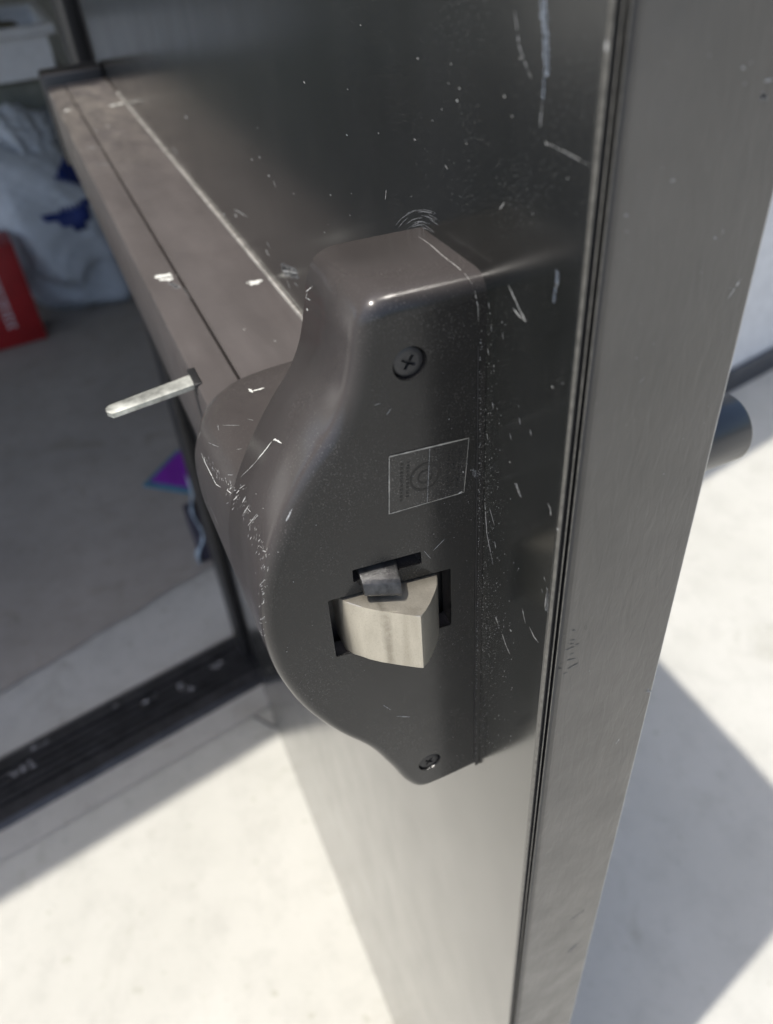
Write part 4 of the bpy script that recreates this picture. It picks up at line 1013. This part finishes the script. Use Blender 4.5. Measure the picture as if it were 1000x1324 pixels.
  (0.24,[(79.7,61.71,1106.62),(78.17,61.85,1106.58)],(0.06,0.82,0.56)),
  (0.19,[(87.89,63.9,1102.04),(87.31,63.95,1102.0)],(0.04,0.91,0.41)),
  (1.85,[(262.56,44.58,1094.2),(254.97,42.07,1094.2)],(0.0,0.0,1.0)),
  (1.09,[(253.68,39.84,1093.77),(241.93,39.9,1093.84)],(0.0,-0.77,0.64)),
  (2.24,[(531.55,47.54,1094.2),(529.77,43.64,1094.2),(531.42,39.51,1093.37)],(0.0,0.0,1.0)),
  (1.58,[(484.19,47.58,1094.2),(482.53,43.91,1094.2),(480.87,40.25,1094.2)],(0.0,0.0,1.0)),
  (0.9,[(586.87,37.37,1093.86),(576.64,35.2,1094.0)],(0.0,0.0,1.0)),
 ],
}

MM = {'SCRATCH': SCRATCH, 'SCUFF': SCUFF, 'CHIP': CHIP, 'NICK': NICK, 'SMEAR': SMEAR}
PAR = {'door': door, 'exit_device': dev}
NAME = {'SCRATCH': 'scratch_marks', 'SCUFF': 'scuff_marks', 'CHIP': 'chip_marks', 'NICK': 'nick_marks', 'SMEAR': 'smear_marks'}
rm = random.Random(11)
def ribbon(vv, ff, w, pts, nrm, lift):
    P = [Vector(p) / 1000 for p in pts]; nrm = Vector(nrm).normalized()
    # refine, then give the mark a ragged edge
    Q = []
    for a, b in zip(P[:-1], P[1:]):
        m_ = max(2, int((b - a).length / 0.0006))
        Q += [a.lerp(b, i / m_) for i in range(m_)]
    Q.append(P[-1]); n_ = len(Q); i0 = len(vv)
    for i, q in enumerate(Q):
        tg = (Q[min(i + 1, n_ - 1)] - Q[max(i - 1, 0)]).normalized()
        sd = tg.cross(nrm).normalized()
        u = i / (n_ - 1); env = min(1.0, 0.25 + (7 if w > 1.3 else 3.2) * min(u, 1 - u))
        for s_ in (1, -1):
            vv.append(q + nrm * lift + sd * s_ * (w / 2000) * env * rm.uniform(0.35, 1.15))
    for i in range(n_ - 1):
        if n_ > 8 and rm.random() < 0.10: continue
        ff.append((i0 + 2 * i, i0 + 2 * i + 1, i0 + 2 * i + 3, i0 + 2 * i + 2))
extra = {}
def speck(key, c, nrm, a, b, ang):
    nrm = Vector(nrm); t1 = nrm.orthogonal().normalized(); t2 = nrm.cross(t1)
    if abs(nrm.z) < 0.5: t1 = Vector((0, 0, 1)); t2 = nrm.cross(t1)
    vs = []
    for i in range(5):
        q = 2 * math.pi * i / 5 + ang; k_ = rm.uniform(0.5, 1.1)
        vs.append(Vector(c) + t1 * (a * math.cos(q) * k_) + t2 * (b * math.sin(q) * k_))
    extra.setdefault(key, []).append(vs)
# dust and flecks on the door skin, denser beside the cover
for i in range(2200):
    if i < 2080:
        x = 0.0348 - abs(rm.gauss(0, 0.0045 if i < 900 else 0.009)); z = rm.uniform(0.985, 1.165) if i < 900 else rm.gauss(1.055, 0.034); key = 'SCUFF' if rm.random() < 0.9 else 'SCRATCH'
        if x < 0.001 or z < 0.98 or z > 1.17: continue
        z += 0.0
        if rm.random() > 0.35 + 0.6 * abs(math.sin(z * 55)): continue
    else:
        x = rm.uniform(0.002, 0.42); z = rm.uniform(0.98, 1.27); key = 'SCUFF' if rm.random() < 0.7 else 'SCRATCH'
        if x > 0.07 and z < 1.1: continue
    s_ = 0.00005 + 0.00017 * rm.random() ** 5
    speck(('door', key), (x, 0.00012, z), (0, 1, 0), s_ * rm.uniform(1, 2.2), s_, 0)
for i in range(160):
    z = rm.uniform(0.80, 1.25); y = rm.uniform(-0.042, -0.007); s_ = 0.00006 + 0.0002 * rm.random() ** 4
    speck(('door', 'SCUFF'), (-0.00010, y, z), (-1, 0, 0), s_, s_, 0)
OUTL = [(p.x, p.y) for p in outline(1.05)]
def inside(y, z):
    c_ = False
    for (a, b), (c2, d2) in zip(OUTL, OUTL[1:] + OUTL[:1]):
        if (b > z) != (d2 > z) and y < (c2 - a) * (z - b) / (d2 - b) + a: c_ = not c_
    return c_
for i in range(300):
    y = rm.uniform(0.003, 0.066); z = rm.uniform(0.975, 1.17)
    if rm.random() < 0.6: y = 0.003 + abs(rm.gauss(0, 0.006))
    if not inside(y, z): continue
    if 0.0100 < y < 0.0500 and 1.0595 < z < 1.0985: continue
    if any((y - c[0]) ** 2 + (z - c[1]) ** 2 < 0.0047 ** 2 for c in (SC1, SC2)): continue
    s_ = 0.00005 + 0.00016 * rm.random() ** 5
    speck(('exit_device', 'SCUFF' if rm.random() < 0.75 else 'SCRATCH'), (FX - 0.00025, y, z), (-1, 0, 0), s_, s_, rm.random())
for key in sorted(set(MARKS) | set(extra)):
    vv, ff = [], []
    lift = {'SCUFF': 0.00006, 'SCRATCH': 0.00010, 'CHIP': 0.00015, 'NICK': 0.00008, 'SMEAR': 0.00012}[key[1]]
    for (w, pts, nrm) in MARKS.get(key, []):
        if key[1] == 'SMEAR' or (key[1] == 'SCUFF' and w > 0.6):      # broad rubs break up into many flecks
            P = [Vector(p) / 1000 for p in pts]; nv = Vector(nrm).normalized()
            L_ = sum((q - p).length for p, q in zip(P[:-1], P[1:]))
            for _ in range(int(60 + L_ * w * 26000)):
                i_ = rm.randrange(len(P) - 1); c_ = P[i_].lerp(P[i_ + 1], rm.random())
                tg = (P[-1] - P[0]).normalized(); sd = tg.cross(nv).normalized()
                c_ = c_ + sd * rm.gauss(0, w / 2900) + tg * rm.gauss(0, w / 2500) + nv * lift
                s_ = rm.uniform(0.00005, 0.00013 + 0.00007 * w); i0 = len(vv)
                for (u, h) in ((1, 0), (0.3, 0.8), (-0.9, 0.5), (-0.6, -0.7), (0.5, -0.8)):
                    vv.append(c_ + tg * (u * s_ * 1.9 * rm.uniform(0.5, 1.2)) + sd * (h * s_ * rm.uniform(0.5, 1.2)))
                ff.append(tuple(range(i0, i0 + 5)))
        else:
            ribbon(vv, ff, w, pts, nrm, lift)
    for vs in extra.get(key, []):
        i0 = len(vv); vv += vs; ff.append(tuple(range(i0, i0 + 5)))
    o = mesh(NAME[key[1]], vv, ff, MM[key[1]], PAR[key[0]]); o['kind'] = 'stuff'


# ---------------------------------------------------------------- things in the storeroom
def crumple(name, c, rx, ry, rz, mat, parent=None, seed=1, amp=0.18, flat=0.0, seg=40, lobes=None):
    rnd = random.Random(seed)
    ks = [(Vector((rnd.gauss(0, 1), rnd.gauss(0, 1), rnd.gauss(0, 1))) * f, rnd.uniform(0, 6.28), a) for f, a in [(2.0, 0.5), (2.6, 0.4), (4.0, 0.35), (5.5, 0.3), (8, 0.22), (11, 0.18), (15, 0.12)]]
    bm = bmesh.new(); bmesh.ops.create_icosphere(bm, subdivisions=5, radius=1.0)
    for v in bm.verts:
        p = v.co.copy(); h = 0
        for k_, ph, a in ks: h += a * (1 - 2 * abs(math.sin(k_.dot(p) + ph)))
        p *= 1 + amp * h
        q = Vector((p.x * rx, p.y * ry, p.z * rz))
        if lobes: q = lobes(q, p)
        v.co = Vector(c) + q
        if v.co.z < 0.0115: v.co.z = 0.0115 + 0.0003 * rnd.random()
    return from_bm(name, bm, mat, parent, 75)

SACK = mat_plain('white_woven_plastic', (0.46, 0.50, 0.56), 0.55, var=0.12, scale=14, bump=0.3, bscale=40)
BLUE = mat_plain('blue_plastic', (0.010, 0.028, 0.16), 0.5)
sack = thing('sack', 'slumped white plastic sack with blue patches lying on the storeroom floor', 'sack', (2.9, 0.10, 0.0095))
def lean(q, p): return Vector((q.x + 0.10 * max(0, p.z), q.y + 0.05 * p.z, q.z))
sb = crumple('sack_body', (2.95, 0.10, 0.28), 0.21, 0.235, 0.36, SACK, sack, 5, 0.115, lobes=lean)
crumple('sack_neck', (3.04, 0.12, 0.545), 0.14, 0.14, 0.12, SACK, sack, 9, 0.15)
def patch_on(src, name, mat, test, off, parent):
    vmap, vv, ff = {}, [], []
    for p in src.data.polygons:
        if not test(p.center): continue
        idx = []
        for i in p.vertices:
            if i not in vmap:
                vmap[i] = len(vv); q = src.data.vertices[i]; vv.append(q.co + q.normal * off)
            idx.append(vmap[i])
        ff.append(tuple(idx))
    o = mesh(name, vv, ff, mat, parent, 75)
    sm_ = o.modifiers.new('thickness', 'SOLIDIFY'); sm_.thickness = 0.004; sm_.offset = -1
    return o
def tri_in(a, b, c):
    def f(q):
        s3 = [(q.y - u[0]) * (w[1] - u[1]) - (q.z - u[1]) * (w[0] - u[0]) for u, w in ((a, b), (b, c), (c, a))]
        return q.x < 2.95 and (all(t > 0 for t in s3) or all(t < 0 for t in s3))
    return f
patch_on(sb, 'blue_patch', BLUE, tri_in((0.05, 0.46), (-0.09, 0.55), (-0.06, 0.40)), 0.004, sack)
patch_on(sb, 'blue_patch', BLUE, tri_in((0.13, 0.36), (-0.04, 0.38), (0.00, 0.29)), 0.004, sack)

red = thing('red_carton', 'red carton with white lettering standing in front of the white sack', 'carton', (2.72, 0.33, 0.0095))
REDM = mat_plain('red_card', (0.30, 0.012, 0.015), 0.5, var=0.15)
RC = (2.735, 0.345)
def rx_(c):
    a = math.radians(4); return (RC[0] + c.x * math.cos(a) - c.y * math.sin(a), RC[1] + c.x * math.sin(a) + c.y * math.cos(a), c.z)
box('carton_body', (-0.075, -0.105, 0.0095), (0.075, 0.105, 0.342), REDM, red, 0.003, 2, rx_)
WPR = mat_plain('white_print', (0.55, 0.50, 0.52), 0.6, var=0.3)
vv, ff = [], []
zz = 0.075
rl = random.Random(3)
while zz < 0.27:
    h_ = rl.uniform(0.010, 0.018)
    for (a, b) in ((0.004, 0.012), (0.026, 0.034)):
        i0 = len(vv)
        for y, z in ((a, zz), (b, zz), (b, zz + h_), (a, zz + h_)): vv.append(rx_(Vector((-0.0757, y - 0.03, z))))
        ff.append((i0, i0 + 1, i0 + 2, i0 + 3))
    i0 = len(vv); q = rl.choice((0.0, 0.5, 1.0)) * (h_ - 0.005)
    for y, z in ((0.012, zz + q), (0.026, zz + q), (0.026, zz + q + 0.005), (0.012, zz + q + 0.005)): vv.append(rx_(Vector((-0.0757, y - 0.03, z))))
    ff.append((i0, i0 + 1, i0 + 2, i0 + 3))
    zz += h_ + 0.006
wl = mesh('carton_lettering', vv, ff, WPR, red); wl['kind'] = 'stuff'

cab = thing('cabinet', 'grey green floor cabinet behind the white sack', 'cabinet', (3.4, 0.45, 0.0095))
CABM = mat_plain('grey_green_laminate', (0.20, 0.21, 0.185), 0.6)
box('carcass', (3.16, -0.10, 0.0095), (3.72, 1.10, 0.715), CABM, cab, 0.004)
box('cabinet_door', (3.145, -0.092, 0.06), (3.159, 0.49, 0.70), CABM, cab, 0.002)
box('cabinet_door', (3.145, 0.496, 0.06), (3.159, 1.09, 0.70), CABM, cab, 0.002)
binn = thing('storage_bin', 'white plastic storage bin with rim on top of the cabinet', 'bin', (3.4, 0.40, 0.716))
WHT = mat_plain('white_plastic', (0.60, 0.62, 0.66), 0.45, var=0.06)
bm = bmesh.new()
box_bm(bm, (3.09, -0.075, 0.7155), (3.66, 0.90, 0.722)); box_bm(bm, (3.09, -0.075, 0.7222), (3.10, 0.90, 0.838)); box_bm(bm, (3.65, -0.075, 0.7222), (3.66, 0.90, 0.838))
box_bm(bm, (3.1002, -0.075, 0.7222), (3.6498, -0.065, 0.838)); box_bm(bm, (3.1002, 0.89, 0.7222), (3.6498, 0.90, 0.838))
from_bm('bin_body', bm, WHT, binn)
bm = bmesh.new()
box_bm(bm, (3.06, -0.105, 0.838), (3.10, 0.93, 0.868), 0.004); box_bm(bm, (3.65, -0.105, 0.838), (3.69, 0.93, 0.868), 0.004)
box_bm(bm, (3.1002, -0.105, 0.838), (3.6498, -0.065, 0.868), 0.004); box_bm(bm, (3.1002, 0.89, 0.838), (3.6498, 0.93, 0.868), 0.004)
from_bm('bin_rim', bm, WHT, binn, 50)
OLV = mat_plain('olive_cloth', (0.10, 0.085, 0.045), 0.9, bump=0.4)
tag(crumple('cloth', (3.32, 0.16, 0.80), 0.16, 0.19, 0.095, OLV, None, 21, 0.14), 'olive brown crumpled cloth inside the white bin', 'cloth')

PUR = mat_plain('purple_print', (0.20, 0.02, 0.36), 0.4)
TEAL = mat_plain('teal_edge', (0.06, 0.17, 0.25), 0.45)
pk = thing('packet', 'purple packet with teal edge lying flat on the storeroom floor', 'packet', (1.65, 0.0, 0.0095))
tri = [(1.650, 0.090), (1.560, -0.012), (1.640, -0.10), (1.765, -0.025)]
prism_z('packet_body', tri, 0.0095, 0.0155, TEAL, pk)
cx_, cy_ = sum(p[0] for p in tri) / 4, sum(p[1] for p in tri) / 4
prism_z('packet_front', [(cx_ + (a - cx_) * 0.84 + 0.004, cy_ + (b - cy_) * 0.84 - 0.004) for a, b in tri], 0.0156, 0.0166, PUR, pk)

PALE = mat_plain('pale_blue_film', (0.38, 0.46, 0.54), 0.4, bump=0.3)
DKB = mat_plain('dark_violet_box', (0.03, 0.028, 0.045), 0.5)
pb = thing('wrapped_parcel', 'small dark parcel with pale blue film beside the black frame', 'parcel', (1.35, -0.03, 0.0095))
box('parcel_body', (1.290, -0.075, 0.0095), (1.43, 0.020, 0.085), DKB, pb, 0.006)
bm = bmesh.new(); V, F = [], []
for i in range(13):
    for j in range(7):
        u = i / 12; w_ = j / 6
        V.append((1.283 + 0.19 * u, 0.024 - 0.018 * w_ + 0.006 * math.sin(9 * u + 4 * w_) - 0.02 * u, 0.012 + 0.115 * w_ * (0.6 + 0.4 * u) + 0.006 * math.sin(14 * u)))
for i in range(12):
    for j in range(6): F.append((i * 7 + j, i * 7 + j + 1, (i + 1) * 7 + j + 1, (i + 1) * 7 + j))
bm.free()
fl = mesh('film_wrap', V, F, PALE, pb, 60)
sm = fl.modifiers.new('thickness', 'SOLIDIFY'); sm.thickness = 0.002
